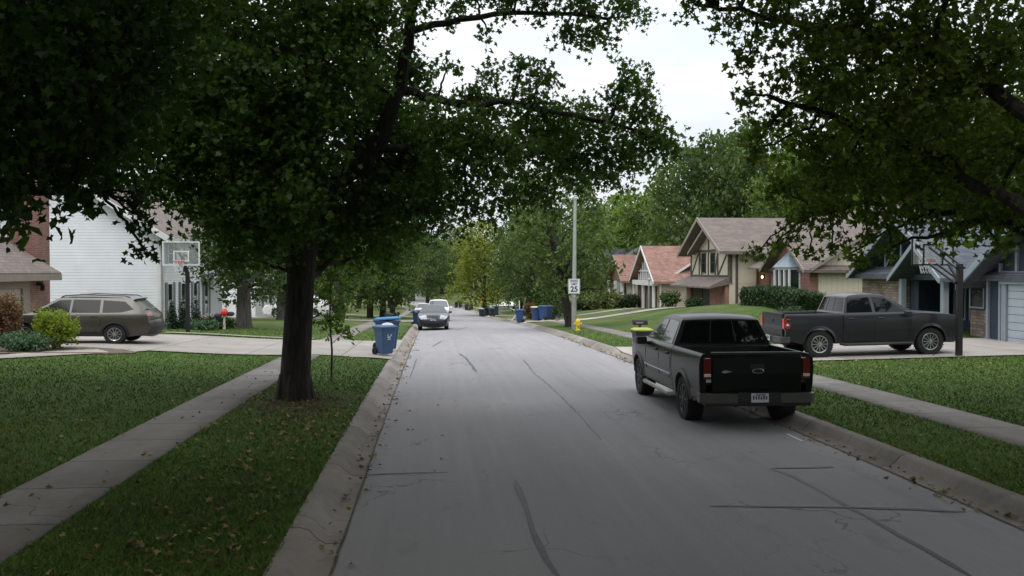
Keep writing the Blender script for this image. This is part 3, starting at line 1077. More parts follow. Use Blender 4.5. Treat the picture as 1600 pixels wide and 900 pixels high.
# a staked sapling on the left verge
sx_, sy_ = at(517, 588, 21.5).x, 21.5
sap = thing('sapling', 'thin young tree with bright yellowish leaves on the left verge beside the big trunk', 'tree', (sx_, sy_, tz(sx_, sy_)))
w = MB()
w.tube([(0, 0, -.1), (.02, 0, .7), (-.03, .02, 1.4), (-.01, 0, 2.3), (.02, 0, 3.0)], [.028, .024, .02, .014, .006], 7)
lb = []
for k in range(15):
    z = 1.15 + k * .13
    a = k * 2.4
    rr = random.uniform(.18, .5) * (1.2 - k / 22)
    c = Vector((math.cos(a) * rr, math.sin(a) * rr, z))
    lb.append((tuple(c), .24))
    w.tube([(0, 0, z - .3), c * .5 + Vector((0, 0, (z - .25) * .5)), c], [.009, .006, .003], 5, cap=False)
w.build('trunk', M_BARK2, sap)
P, _ = sprays(lb, .095, 1.5, .28)
crown_obj('crown', P, .095, OVAL, M_LEAFL, sap, .4)
# ------------------------------------------------------------------ vehicles
M_GLASS = mat('dark_glass', (.006, .008, .009), .03, .1, 2, spec=.35)
M_GLASSL = mat('bright_glass', (.03, .034, .038), .03, .1, 2, spec=.7)
M_GLASSD = mat('tinted_glass', (.005, .006, .007), .05, .1, 2, spec=.14)
M_TYRE = mat('tyre_rubber', (.013, .013, .014), .85, .2, 20)
M_BLACKP = mat('black_plastic', (.016, .016, .017), .6, .15, 20)
M_UNDER = mat('underbody', (.008, .008, .008), .9)
M_CHROME = mat('chrome', (.55, .55, .56), .18, .05, 6, metal=1)
M_STEEL = mat('dull_steel', (.42, .41, .38), .35, .1, 6, metal=.8)
M_ALLOY = mat('alloy', (.5, .5, .52), .3, .08, 8, metal=.9)
M_RED = mat('red_lens', (.15, .006, .010), .12, .1, 5, coat=.6)
M_LAMP = mat('clear_lens', (.34, .36, .39), .1, .08, 5, coat=.8)
M_WHITEL = mat('white_lens', (.75, .7, .68), .15, .05, 5, coat=.5)
M_PLATE = mat('plate_white', (.62, .64, .68), .4, .05, 9)
M_INK = mat('dark_ink', (.03, .035, .05), .5)
M_RAIL = mat('rail_black', (.03, .03, .032), .4)


class Shell:
    """a car skin: side profile (x forward, z up), half width y(x, z), crowned across the car"""

    def __init__(s, prof, yfun, crown, wheels=(), arch=.4, zlow=.3):
        s.prof, s.y, s.crown, s.wheels, s.arch, s.zlow = prof, yfun, crown, wheels, arch, zlow

    def dark(s, x, z):
        for wx, wz in s.wheels:
            if math.hypot(x - wx, z - wz) < s.arch + .03:
                return True
        return z < s.zlow + .03

    def build(s, name, m, parent, zc, xc, fr=(-1, -.93, -.7, -.35, 0, .35, .7, .93, 1), bevel=.02):
        bm = bmesh.new()
        vs = [bm.verts.new((x, 0, z)) for x, z in s.prof]
        bm.faces.new(vs)
        for z in zc:
            bmesh.ops.bisect_plane(bm, geom=bm.verts[:] + bm.edges[:] + bm.faces[:], plane_co=(0, 0, z), plane_no=(0, 0, 1))
        for x in xc:
            bmesh.ops.bisect_plane(bm, geom=bm.verts[:] + bm.edges[:] + bm.faces[:], plane_co=(x, 0, 0), plane_no=(1, 0, 0))
        bm.normal_update()
        bm.verts.index_update()
        V = [v.co.copy() for v in bm.verts]
        F = [[v.index for v in f.verts] for f in bm.faces]
        bm.faces.ensure_lookup_table()
        flip = False
        B = []
        for e in bm.edges:
            if len(e.link_faces) == 1:
                f = e.link_faces[0]
                a, b = e.verts
                for lp in f.loops:
                    if lp.edge == e:
                        a, b = lp.vert, lp.link_loop_next.vert
                B.append((a.index, b.index))
        bm.free()
        cen = sum((v for v in V), Vector()) / len(V)
        nrm = {}
        for a, b in B:
            d = V[b] - V[a]
            n = Vector((d.z, 0, -d.x)).normalized()
            if flip:
                n = n
            for i in (a, b):
                nrm[i] = nrm.get(i, Vector()) + n
        # orientation test: normals point away from the profile's inside
        area = sum(V[a].x * V[b].z - V[b].x * V[a].z for a, b in B)
        sg = 1 if area > 0 else -1
        k = len(fr)
        co, idx, faces, mi = [], {}, [], []
        for i, v in enumerate(V):
            yy = s.y(v.x, v.z)
            if i in nrm:
                n = (nrm[i] * sg).normalized()
                c = 0 if s.dark(v.x, v.z) else s.crown(v.x, v.z)
                for j, f in enumerate(fr):
                    idx[(i, j)] = len(co)
                    off = n * c * (1 - abs(f) ** 2.4)
                    co.append((v.x + off.x, yy * f, v.z + off.z))
            else:
                for j in (0, k - 1):
                    idx[(i, j)] = len(co)
                    co.append((v.x, yy * fr[j], v.z))
        for f in F:
            faces.append([idx[(i, k - 1)] for i in f])
            mi.append(0)
            faces.append([idx[(i, 0)] for i in f][::-1])
            mi.append(0)
        for a, b in B:
            mx, mz = (V[a].x + V[b].x) / 2, (V[a].z + V[b].z) / 2
            dk = 1 if s.dark(mx, mz) else 0
            for j in range(k - 1):
                faces.append([idx[(a, j)], idx[(b, j)], idx[(b, j + 1)], idx[(a, j + 1)]])
                mi.append(dk)
        me = bpy.data.meshes.new(name)
        me.from_pydata(co, [], faces)
        me.polygons.foreach_set('material_index', mi)
        me.polygons.foreach_set('use_smooth', [True] * len(faces))
        b2 = bmesh.new()
        b2.from_mesh(me)
        bmesh.ops.recalc_face_normals(b2, faces=b2.faces)
        b2.to_mesh(me)
        b2.free()
        me.set_sharp_from_angle(angle=R(32))
        o = link(name, me, parent, [m, M_UNDER])
        if bevel:
            md = o.modifiers.new('edge', 'BEVEL')
            md.width = bevel
            md.segments = 2
            md.limit_method = 'ANGLE'
            md.angle_limit = R(42)
        return o

    def side(s, name, poly, m, parent, zc=(), xc=(), off=.006, sides=(1, -1)):
        """panels that lie on the sides of the car (windows, trims)"""
        bm = bmesh.new()
        vs = [bm.verts.new((x, 0, z)) for x, z in poly]
        bm.faces.new(vs)
        for z in zc:
            bmesh.ops.bisect_plane(bm, geom=bm.verts[:] + bm.edges[:] + bm.faces[:], plane_co=(0, 0, z), plane_no=(0, 0, 1))
        for x in xc:
            bmesh.ops.bisect_plane(bm, geom=bm.verts[:] + bm.edges[:] + bm.faces[:], plane_co=(x, 0, 0), plane_no=(1, 0, 0))
        bm.verts.index_update()
        V = [v.co.copy() for v in bm.verts]
        F = [[v.index for v in f.verts] for f in bm.faces]
        bm.free()
        out = []
        for sd in sides:
            co = [(v.x, sd * (s.y(v.x, v.z) + off), v.z) for v in V]
            inn = [(v.x, sd * (s.y(v.x, v.z) - .01), v.z) for v in V]
            fs = [f if sd < 0 else f[::-1] for f in F]
            me = bpy.data.meshes.new(name)
            n = len(V)
            # rim so the panel has thickness
            cnt = {}
            for f in fs:
                for i in range(len(f)):
                    cnt[(f[i], f[(i + 1) % len(f)])] = 1
            rim = [(a, b) for a, b in cnt if (b, a) not in cnt]
            me.from_pydata(co + inn, [], fs + [(b, a, n + a, n + b) for a, b in rim])
            o = link(name, me, parent, m)
            out.append(o)
        return out

    def trace(s, p, q):
        """the stretch of the side profile between two points on it"""
        pr = [Vector((a, 0, b)) for a, b in s.prof]
        n = len(pr)

        def near(pt):
            pt = Vector((pt[0], 0, pt[1]))
            best = (9, 0, pt)
            for i in range(n):
                a, b = pr[i], pr[(i + 1) % n]
                t = max(0, min(1, (pt - a).dot(b - a) / max(1e-9, (b - a).length_squared)))
                w = a.lerp(b, t)
                if (w - pt).length < best[0]:
                    best = ((w - pt).length, i + t, w)
            return best
        A, B = near(p), near(q)
        ia, ib = A[1], B[1]
        if ia <= ib:
            return [A[2]] + [pr[i] for i in range(int(ia) + 1, int(math.ceil(ib)))] + [B[2]]
        return [A[2]] + [pr[i] for i in range(int(math.ceil(ia)) - 1, int(ib), -1)] + [B[2]]

    def across(s, name, p, q, f0, f1, m, parent, off=.008, g0=None, g1=None, nf=9, nz=3):
        """panels on the crowned front, back or top between profile points p and q; f = share of the half width"""
        g0 = f0 if g0 is None else g0
        g1 = f1 if g1 is None else g1
        pl = s.trace(p, q)
        ln = [0]
        for a_, b_ in zip(pl[:-1], pl[1:]):
            ln.append(ln[-1] + (b_ - a_).length)
        cen = Vector((0, 0, .7))

        def on(t):
            w_ = t * ln[-1]
            for k_ in range(len(pl) - 1):
                if w_ <= ln[k_ + 1] + 1e-9:
                    d_ = pl[k_ + 1] - pl[k_]
                    v_ = pl[k_] + d_ * ((w_ - ln[k_]) / max(1e-9, ln[k_ + 1] - ln[k_]))
                    n_ = Vector((-d_.z, 0, d_.x)).normalized()
                    if n_.dot(v_ - cen) < 0:
                        n_ = -n_
                    return v_, n_
            return pl[-1], n_
        if len(pl) > 2:
            nz = 8
        co, fs = [], []
        for i in range(nz + 1):
            t = i / nz
            v, n = on(t)
            yy = s.y(v.x, v.z)
            a, b = f0 + (g0 - f0) * t, f1 + (g1 - f1) * t
            c = s.crown(v.x, v.z)
            for layer in (off, -.02):
                for j in range(nf + 1):
                    f = a + (b - a) * j / nf
                    w = v + n * (c * (1 - abs(f) ** 2.4) + layer)
                    co.append((w.x, yy * f, w.z))
        k = 2 * (nf + 1)
        for i in range(nz):
            for j in range(nf):
                fs.append((i * k + j, i * k + j + 1, (i + 1) * k + j + 1, (i + 1) * k + j))
        for i in range(nz):
            for j in (0, nf):
                fs.append((i * k + j, (i + 1) * k + j, (i + 1) * k + nf + 1 + j, i * k + nf + 1 + j))
        for i in (0, nz):
            for j in range(nf):
                fs.append((i * k + j, i * k + j + 1, i * k + nf + 2 + j, i * k + nf + 1 + j))
        me = bpy.data.meshes.new(name)
        me.from_pydata(co, [], fs)
        b2 = bmesh.new()
        b2.from_mesh(me)
        bmesh.ops.recalc_face_normals(b2, faces=b2.faces)
        b2.to_mesh(me)
        b2.free()
        me.polygons.foreach_set('use_smooth', [True] * len(me.polygons))
        me.set_sharp_from_angle(angle=R(40))
        return link(name, me, parent, m)


def arc(wx, wz, r, a0, a1, n=12):
    return [(wx + r * math.cos(R(a0 + (a1 - a0) * i / n)), wz + r * math.sin(R(a0 + (a1 - a0) * i / n))) for i in range(n + 1)]


def wheel(parent, x, y, z, r, w, m_rim, spokes=10, rim_r=.66, dark_hub=False):
    sd = 1 if y > 0 else -1
    wr = r * rim_r
    pr = [(wr * .96, -w / 2 + .02), (wr * 1.05, -w / 2), (r * .93, -w / 2), (r * .985, -w / 2 + .025), (r, -w / 2 + .06), (r, w / 2 - .06), (r * .985, w / 2 - .025), (r * .93, w / 2), (wr * 1.05, w / 2), (wr * .96, w / 2 - .02)]
    b = MB().lathe(pr, 28, 'y')
    for k in range(36):
        a = 2 * PI * k / 36
        c, s = math.cos(a), math.sin(a)
        for q in (-1, 1):
            aa = a + q * .04
            b.bar((math.cos(aa) * r * .992, q * w * .12, math.sin(aa) * r * .992), (math.cos(a + q * .1) * r * .992, q * w * .46, math.sin(a + q * .1) * r * .992), .03, .02, 0, (c, 0, s))
    wo = b.build('wheel', M_TYRE, parent)
    wo.location = (x, y, z)
    d = MB()
    f = sd * (w / 2 - .03)
    d.lathe([(wr * 1.0, f), (wr * .93, f + sd * .022), (wr * .86, f + sd * .012), (wr * .85, f - sd * .07)], 28, 'y')
    d.lathe([(wr * .84, f - sd * .06), (.02, f - sd * .06)], 20, 'y', mi=1)
    for k in range(spokes):
        a = 2 * PI * k / spokes
        u = Vector((math.cos(a), 0, math.sin(a)))
        d.bar(u * wr * .14 + Vector((0, f - sd * .0, 0)), u * wr * .9 + Vector((0, f + sd * .008, 0)), wr * 1.0 / spokes, .03, 0, (0, 1, 0))
    d.lathe([(wr * .22, f - sd * .03), (wr * .2, f + sd * .02), (.015, f + sd * .028)], 14, 'y')
    d.build('rim', [m_rim, M_UNDER], wo)
    return wo


def plate_geo(parent, x, y, z, sx, w=.30, h=.15):
    o = MB().box(min(x, x + sx * .012), max(x, x + sx * .012), y - w / 2, y + w / 2, z - h / 2, z + h / 2).build('license_plate', M_PLATE, parent, .008)
    d = MB()
    xx = x + sx * .014
    for k in range(6):
        yy = y - w * .36 + k * w * .145
        d.box(min(xx, xx + sx * .003), max(xx, xx + sx * .003), yy - .012, yy + .012, z - h * .16, z + h * .2 + (.012 if k % 2 else 0))
    d.box(min(xx, xx + sx * .003), max(xx, xx + sx * .003), y - w * .3, y + w * .3, z + h * .31, z + h * .41)
    d.build('plate_lettering', M_INK, o)
    return o


def seam(shell, parent, pts, name='door_seam', m=None, w=.018, off=.004):
    for sd in (1, -1):
        b = MB()
        for p, q in zip(pts[:-1], pts[1:]):
            P = Vector((p[0], sd * (shell.y(*p) + off - .004), p[1]))
            Q = Vector((q[0], sd * (shell.y(*q) + off - .004), q[1]))
            b.bar(P, Q, w, .01, 0, (0, 1, 0))
        b.build(name, m or M_UNDER, parent)


def mirror(parent, x, y, z, m, s=1.0):
    sd = 1 if y > 0 else -1
    b = MB()
    b.prism([(x - .09 * s, z), (x - .07 * s, z + .17 * s), (x + .05 * s, z + .16 * s), (x + .11 * s, z + .05 * s), (x + .08 * s, z)], 'y', y + sd * .08, y + sd * .30 * s)
    b.bar((x + .02, y - sd * .03, z - .0), (x, y + sd * .14, z + .04), .05, .05)
    o = b.build('side_mirror', m, parent, .03, seg=2)
    MB().box(x - .09 * s - .004, x - .075 * s, min(y + sd * .1, y + sd * .28 * s), max(y + sd * .1, y + sd * .28 * s), z + .03, z + .145 * s).build('mirror_glass', M_GLASSL, o)


def pickup(name, label, paint, loc, rz, two_tone=None, rim=None, spokes=10, sx=1.0, flare=None, bumper=None, old=True, tilt=0, ylen=1.0, step=True):
    root = thing(name, label, 'pickup truck', loc, rz)
    R1, R2 = -1.73 * sx, 1.82 * sx
    wr, wz = .405, .405
    ar = .475
    yz = lambda z: np.interp(z, [.35, .5, .66, .8, 1.08, 1.22, 1.28, 1.74, 1.84], [.90, .945, .965, .985, .99, .975, .93, .735, .66])

    def Y(x, z):
        t = np.interp(x, [-3.2, -2.85, -2.6, 2.0, 2.45, 2.72, 2.9], [.985, .99, 1, 1, .985, .94, .87])
        return float(yz(z) * t)

    def crown(x, z):
        if z > 1.7:
            return .035
        if x > 2.4 * sx and z < 1.12:
            return .07
        return .03 if z > 1.0 else 0.0
    e = 2.75 * sx
    cabx = -.98 * sx
    prof = [(cabx, .44), (cabx, 1.26), (cabx + .03, 1.30), (cabx + .17, 1.74), (cabx + .30, 1.79), (-.35, 1.815), (.12, 1.81), (.42, 1.765), (1.2, 1.29), (1.32, 1.26), (1.9 * sx, 1.235), (2.45 * sx, 1.195), (e - .09, 1.15), (e - .02, 1.06), (e, .98), (e + .03, .72), (e + .06, .6), (e + .02, .42), (e - .12, .36)]
    prof += [(R2 + ar + .02, .36)] + arc(R2, wz, ar, 0, 180, 14) + [(R2 - ar - .02, .40)]
    sh = Shell(prof, Y, crown, [(R2, wz), (R1, wz)], ar, .36)
    zc = [.5, .66, .8, 1.08, 1.22, 1.28, 1.74]
    sh.build('body', paint, root, zc, [2.0, 2.45, 2.72], bevel=.018)
    # underbody and wheel wells
    MB().box(-2.6 * sx, 2.5 * sx, -.62, .62, .38, .60).build('underbody', M_UNDER, root)
    # bed
    tail = -2.80 * sx
    bp = [(tail, .60), (tail - .015, 1.22), (tail + .0, 1.285), (cabx - .015, 1.285), (cabx - .015, .44), (R1 + ar + .02, .42)] + arc(R1, wz, ar, 0, 180, 14) + [(tail + .1, .52)]
    for sd in (1, -1):
        bm = bmesh.new()
        bm.faces.new([bm.verts.new((x, 0, z)) for x, z in bp])
        for z in zc:
            bmesh.ops.bisect_plane(bm, geom=bm.verts[:] + bm.edges[:] + bm.faces[:], plane_co=(0, 0, z), plane_no=(0, 0, 1))
        bm.verts.index_update()
        V = [v.co.copy() for v in bm.verts]
        F = [[v.index for v in f.verts] for f in bm.faces]
        B = [(l.vert.index, l.link_loop_next.vert.index) for f in bm.faces for l in f.loops if len(l.edge.link_faces) == 1]
        bm.free()
        n = len(V)
        co = [(v.x, sd * Y(v.x, v.z), v.z) for v in V] + [(v.x, sd * (.86 if v.z < 1.2 else .875), v.z) for v in V]
        fs = [f for f in F] + [[i + n for i in f][::-1] for f in F] + [(b, a, n + a, n + b) for a, b in B]
        mi = [0] * len(F) + [1] * len(F) + [1 if sh.dark((V[a].x + V[b].x) / 2, (V[a].z + V[b].z) / 2) else 0 for a, b in B]
        me = bpy.data.meshes.new('bed_side')
        me.from_pydata(co, [], fs)
        me.polygons.foreach_set('material_index', mi)
        b2 = bmesh.new()
        b2.from_mesh(me)
        bmesh.ops.recalc_face_normals(b2, faces=b2.faces)
        b2.to_mesh(me)
        b2.free()
        me.polygons.foreach_set('use_smooth', [True] * len(me.polygons))
        me.set_sharp_from_angle(angle=R(32))
        o = link('bed_side', me, root, [paint, M_BLACKP])
        md = o.modifiers.new('edge', 'BEVEL')
        md.width = .015
        md.segments = 2
        md.limit_method = 'ANGLE'
        md.angle_limit = R(42)
    MB().box(tail + .06, cabx - .02, -.86, .86, .76, .80).box(cabx - .07, cabx - .02, -.86, .86, .80, 1.27).build('bed_floor', M_BLACKP, root)
    # tailgate
    tg = MB()
    tg.prism([(tail - .03, .62), (tail - .045, .95), (tail - .035, 1.22), (tail - .02, 1.30), (tail + .05, 1.30), (tail + .05, .62)], 'y', -.765, .765)
    tgo = tg.build('tailgate', paint, root, .014, seg=2)
    MB().prism([(tail - .038, 1.275), (tail - .028, 1.312), (tail + .055, 1.312), (tail + .055, 1.295), (tail - .02, 1.295)], 'y', -.77, .77).build('gate_cap', M_BLACKP, tgo)
    hy = .0
    MB().box(tail - .058, tail - .04, -.12, .12, 1.03, 1.12).build('tailgate_handle', M_BLACKP, tgo, .01)
    if old:
        # oval badge with a chrome rim, and a small plaque at its left
        em = MB()
        em.lathe([(.085, 0), (.085, .014), (.07, .016)], 20, 'x', (0, 0, 0))
        eo = em.build('tailgate_emblem', M_CHROME, tgo)
        eo.location = (tail - .045, -.01, 1.0)
        eo.scale = (-1, 1.25, .5)
        ei = MB().lathe([(.07, .0), (.068, .019)], 20, 'x').build('emblem_field', mat('emblem_blue', (.01, .015, .04), .3), tgo)
        ei.location = (tail - .045, -.01, 1.0)
        ei.scale = (-1, 1.25, .5)
        MB().prism([(.61, .985), (.56, 1.015), (.52, 1.01), (.43, .99), (.52, .972), (.57, .965)], 'x', tail - .052, tail - .04).build('tailgate_script', M_STEEL, tgo)
    # lights at the bed corners
    for sd in (1, -1):
        y0, y1 = sorted((sd * .785, sd * .915))
        if old:
            o = MB().box(tail - .04, tail + .085, y0, y1, .86, 1.215).build('taillight', M_RED, root, .012, seg=2)
            MB().box(tail - .049, tail - .02, min(sd * .79, sd * .905), max(sd * .79, sd * .905), .905, .955).build('reversing_lamp', M_WHITEL, o, .004)
        else:
            y0, y1 = sorted((sd * .80, sd * .985))
            o = MB().box(tail - .045, tail + .13, y0, y1, .86, 1.17).build('taillight', mat('dark_red_lens', (.12, .008, .012), .15, .1, 5, coat=.5), root, .012, seg=2)
            b = MB()
            yb = sd * .992
            for q in ((tail - .02, tail + .12, 1.13, 1.155), (tail - .02, tail + .0, .89, 1.155), (tail - .02, tail + .12, 1.02, 1.045), (tail + .09, tail + .12, .93, 1.045), (tail - .02, tail + .11, .89, .915)):
                b.box(q[0], q[1], min(sd * .97, yb), max(sd * .97, yb), q[2], q[3])
            b.box(tail - .05, tail - .03, min(sd * .82, sd * .96), max(sd * .82, sd * .96), .89, 1.15)
            b.build('light_bar', mat('bright_red_lens', (.75, .05, .06), .2, .1, 5, coat=.5), o)
            MB().box(tail + .01, tail + .08, min(sd * .97, yb), max(sd * .97, yb), .955, 1.01).build('reversing_lamp', M_WHITEL, o)
    # rear bumper
    bmat = bumper or M_STEEL
    bu = MB()
    bu.prism([(x_, y_) for y_, x_ in [(-.98, tail + .12), (-.985, tail - .06), (-.90, tail - .15), (-.36, tail - .17), (-.36, tail - .15), (.36, tail - .15), (.36, tail - .17), (.90, tail - .15), (.985, tail - .06), (.98, tail + .12), (.8, tail + .02), (-.8, tail + .02)]], 'z', .47, .635)
    bo = bu.build('rear_bumper', bmat, root, .02, seg=2)
    MB().box(tail - .175, tail - .0, -.36, .36, .485, .65).box(tail - .12, tail + .1, -.9, .9, .42, .475).build('bumper_step', M_BLACKP, bo, .01)
    plate_geo(bo, tail - .178, 0, .565, -1)
    # rear glass, windshield, side glass
    sh.across('rear_window', (cabx + .05, 1.33), (cabx + .165, 1.715), -.9, .9, M_GLASS, root, .006)
    for f in (-.27, .27):
        sh.across('window_post', (cabx + .05, 1.33), (cabx + .165, 1.715), f - .012, f + .012, M_BLACKP, root, .011, nf=1)
    sh.across('windshield', (.50, 1.72), (1.16, 1.315), -.93, .93, M_GLASS, root, .006)
    zz = [1.3, 1.74]
    sh.side('side_window', [(-.80, 1.30), (-.72, 1.70), (-.05, 1.725), (-.02, 1.30)], M_GLASSL if old else M_GLASS, root, [1.28])
    sh.side('side_window', [(.07, 1.30), (.05, 1.725), (.38, 1.70), (.98, 1.30)], M_GLASSL if old else M_GLASS, root, [1.28])
    seam(sh, root, [(.02, 1.27), (.02, 1.05), (.02, .75), (.02, .52)])
    seam(sh, root, [(-.87, 1.26), (-.90, 1.05), (-.9, .9), (-.78, .7), (-.75, .52)])
    seam(sh, root, [(1.1, 1.24), (1.12, 1.05), (1.1, .75), (1.06, .52)])
    for hx in (-.68, .2):
        for sd in (1, -1):
            y = sd * (Y(hx, 1.12) + .012)
            MB().box(hx - .09, hx + .09, min(y - .012, y + .012), max(y - .012, y + .012), 1.10, 1.145).build('door_handle', paint if not old else M_BLACKP, root, .01)
    for sd in (1, -1):
        mirror(root, .98, sd * .92, 1.16, M_BLACKP if old else paint, .95)
    for wx in (R1, R2):
        for sd in (1, -1):
            wheel(root, wx, sd * .83, wz, wr, .29, rim or M_ALLOY, spokes)
    # lower two-tone band, arch lips, step
    if two_tone is not None:
        sh.side('lower_trim', [(-.97 * sx, .45), (-.97 * sx, .66), (R2 - ar - .05, .66), (R2 - ar - .02, .45)], two_tone, root, [.5], off=.007)
        sh.side('lower_trim', [(R1 + ar + .03, .45), (R1 + ar + .05, .66), (-1.0 * sx, .66), (-1.0 * sx, .45)], two_tone, root, [.5], off=.007)
        sh.side('lower_trim', [(tail + .02, .6), (tail + .02, .70), (R1 - ar - .03, .66), (R1 - ar + .0, .5)], two_tone, root, [.66], off=.007)
        sh.side('door_molding', [(-.9, .735), (-.9, .76), (R2 - ar - .1, .76), (R2 - ar - .1, .735)], M_CHROME, root, off=.012)
    for wx in (R1, R2):
        for sd in (1, -1):
            o_, i_ = arc(wx, wz, ar + .06, 6, 174, 16), arc(wx, wz, ar - .012, 6, 174, 16)
            co, fs = [], []
            for (a, b), (c, d) in zip(o_, i_):
                yo = Y(wx, max(.5, b))
                co += [(a, sd * (yo + .004), b), (c, sd * (yo + .03), d), (c, sd * (yo - .08), d)]
            for i in range(len(o_) - 1):
                for j in (0, 1):
                    fs.append((3 * i + j, 3 * i + j + 1, 3 * i + 4 + j, 3 * i + 3 + j))
            MB().add(co, fs, 0, True).build('wheel_arch', flare or paint, root)
    if step:
        for sd in (1, -1):
            y = sd * 1.0
            b = MB().tube([(-.98, sd * .88, .40), (-.88, y, .38), (1.12, y, .38), (1.25, sd * .88, .40)], .045, 8)
            b.build('side_step', M_RAIL if not old else M_STEEL, root)
    # front
    sh.across('headlight', (e - .02, 1.0), (e + .022, .82), .62, .97, M_LAMP, root)
    sh.across('headlight', (e - .02, 1.0), (e + .022, .82), -.97, -.62, M_LAMP, root)
    sh.across('grille', (e - .01, 1.0), (e + .025, .72), -.58, .58, M_BLACKP, root)
    sh.across('front_bumper', (e + .032, .68), (e + .045, .50), -.97, .97, M_CHROME, root, .02)
    # antenna
    return root, sh


M_TRUCK = mat('black_truck_paint', (.007, .009, .009), .26, .15, 2, spec=.22, coat=.06)
M_PEWTER = mat('pewter_paint', (.085, .082, .072), .38, .08, 4, metal=.3)
bt = (5.36, 17.93, float(zr(18.0)) - .015)
black_truck, shb = pickup('pickup_truck', 'black four-door pickup with tan lower trim parked at the right kerb, tail towards the viewer', M_TRUCK, bt, PI / 2,
                          two_tone=M_PEWTER, rim=M_RAIL, spokes=8, sx=1.0, flare=M_PEWTER, bumper=M_PEWTER, old=True)
M_GREY = mat('grey_truck_paint', (.024, .026, .031), .3, .1, 2, metal=.1, spec=.4, coat=.2)
gx, gy = 12.72, 26.95
gz = tz(gx, gy) + .03
grey_truck, shg = pickup('pickup_truck', 'dark grey four-door pickup parked sideways in the driveway of the blue-grey house', M_GREY, (gx, gy, gz), 0, rim=M_ALLOY, spokes=12, sx=.94, old=False, bumper=mat('grey_bumper', (.05, .05, .055), .4))
grey_truck.rotation_euler = (0, -math.atan((tz(gx + 2, gy) - tz(gx - 2, gy)) / 4), 0)


def car(name, label, cat, loc, rz, paint, P, group=None):
    root = thing(name, label, cat, loc, rz, group)
    yz, xs, taper = P['yz'], P['tx'], P['ty']

    def Y(x, z):
        return float(np.interp(z, yz[0], yz[1]) * np.interp(x, xs, taper))
    top = P['prof']
    ar, wr = P['arch'], P['wr']
    wz = wr
    w0, w1 = P['axles']
    zb = P['zb']

    def crown(x, z):
        if z > P['roofz']:
            return P.get('croof', .05)
        if x > P['nose'] or x < P['tailx']:
            return P.get('cend', .12)
        return .045
    prof = list(top) + [(w1 + ar + .02, zb)] + arc(w1, wz, ar, 0, 180, 12) + [(w1 - ar - .02, zb + .01), (w0 + ar + .02, zb + .01)] + arc(w0, wz, ar, 0, 180, 12) + [(w0 - ar - .02, zb)]
    sh = Shell(prof, Y, crown, [(w0, wz), (w1, wz)], ar, zb)
    sh.build('body', paint, root, P['zc'], P['xc'], bevel=.015)
    MB().box(w0 - .5, w1 + .5, -.52, .52, zb + .02, zb + .25).build('underbody', M_UNDER, root)
    for wn in P['windows']:
        sh.side('side_window', wn, P.get('glass', M_GLASS), root, P['zc'])
    (a, b) = P['ws']
    sh.across('windshield', a, b, -.93, .93, P.get('wglass', M_GLASS), root, .006)
    (a, b) = P['rw']
    sh.across('rear_window', a, b, -.86, .86, M_GLASS, root, .006)
    for x in (w0, w1):
        for sd in (1, -1):
            wheel(root, x, sd * P['track'], wz, wr, P.get('tw', .22), P.get('rim', M_ALLOY), P.get('spokes', 10), P.get('rimr', .68))
    for pts in P.get('seams', ()):
        seam(sh, root, pts)
    for hx, hz in P.get('handles', ()):
        for sd in (1, -1):
            y = sd * (Y(hx, hz) + .01)
            MB().box(hx - .09, hx + .09, min(y - .012, y + .012), max(y - .012, y + .012), hz - .018, hz + .018).build('door_handle', paint, root, .008)
    mx, mz = P['mirror']
    for sd in (1, -1):
        mirror(root, mx, sd * (Y(mx, mz) - .02), mz, P.get('mmat', paint), .85)
    for nm, a, b, f0, f1, m in P.get('ends', ()):
        sh.across(nm, a, b, f0, f1, m, root)
        if f0 > 0:
            sh.across(nm, a, b, -f1, -f0, m, root)
    for nm, poly, m in P.get('trims', ()):
        sh.side(nm, poly, m, root, P['zc'], P['xc'], off=.008)
    if 'plate_f' in P:
        x, z = P['plate_f']
        plate_geo(root, x, 0, z, 1)
    if 'plate_r' in P:
        x, z = P['plate_r']
        plate_geo(root, x, 0, z, -1)
    if 'rails' in P:
        for sd in (1, -1):
            b = MB().tube([(x, sd * y, z) for x, y, z in P['rails']], .022, 6)
            b.build('roof_rail', M_RAIL, root)
    return root, sh


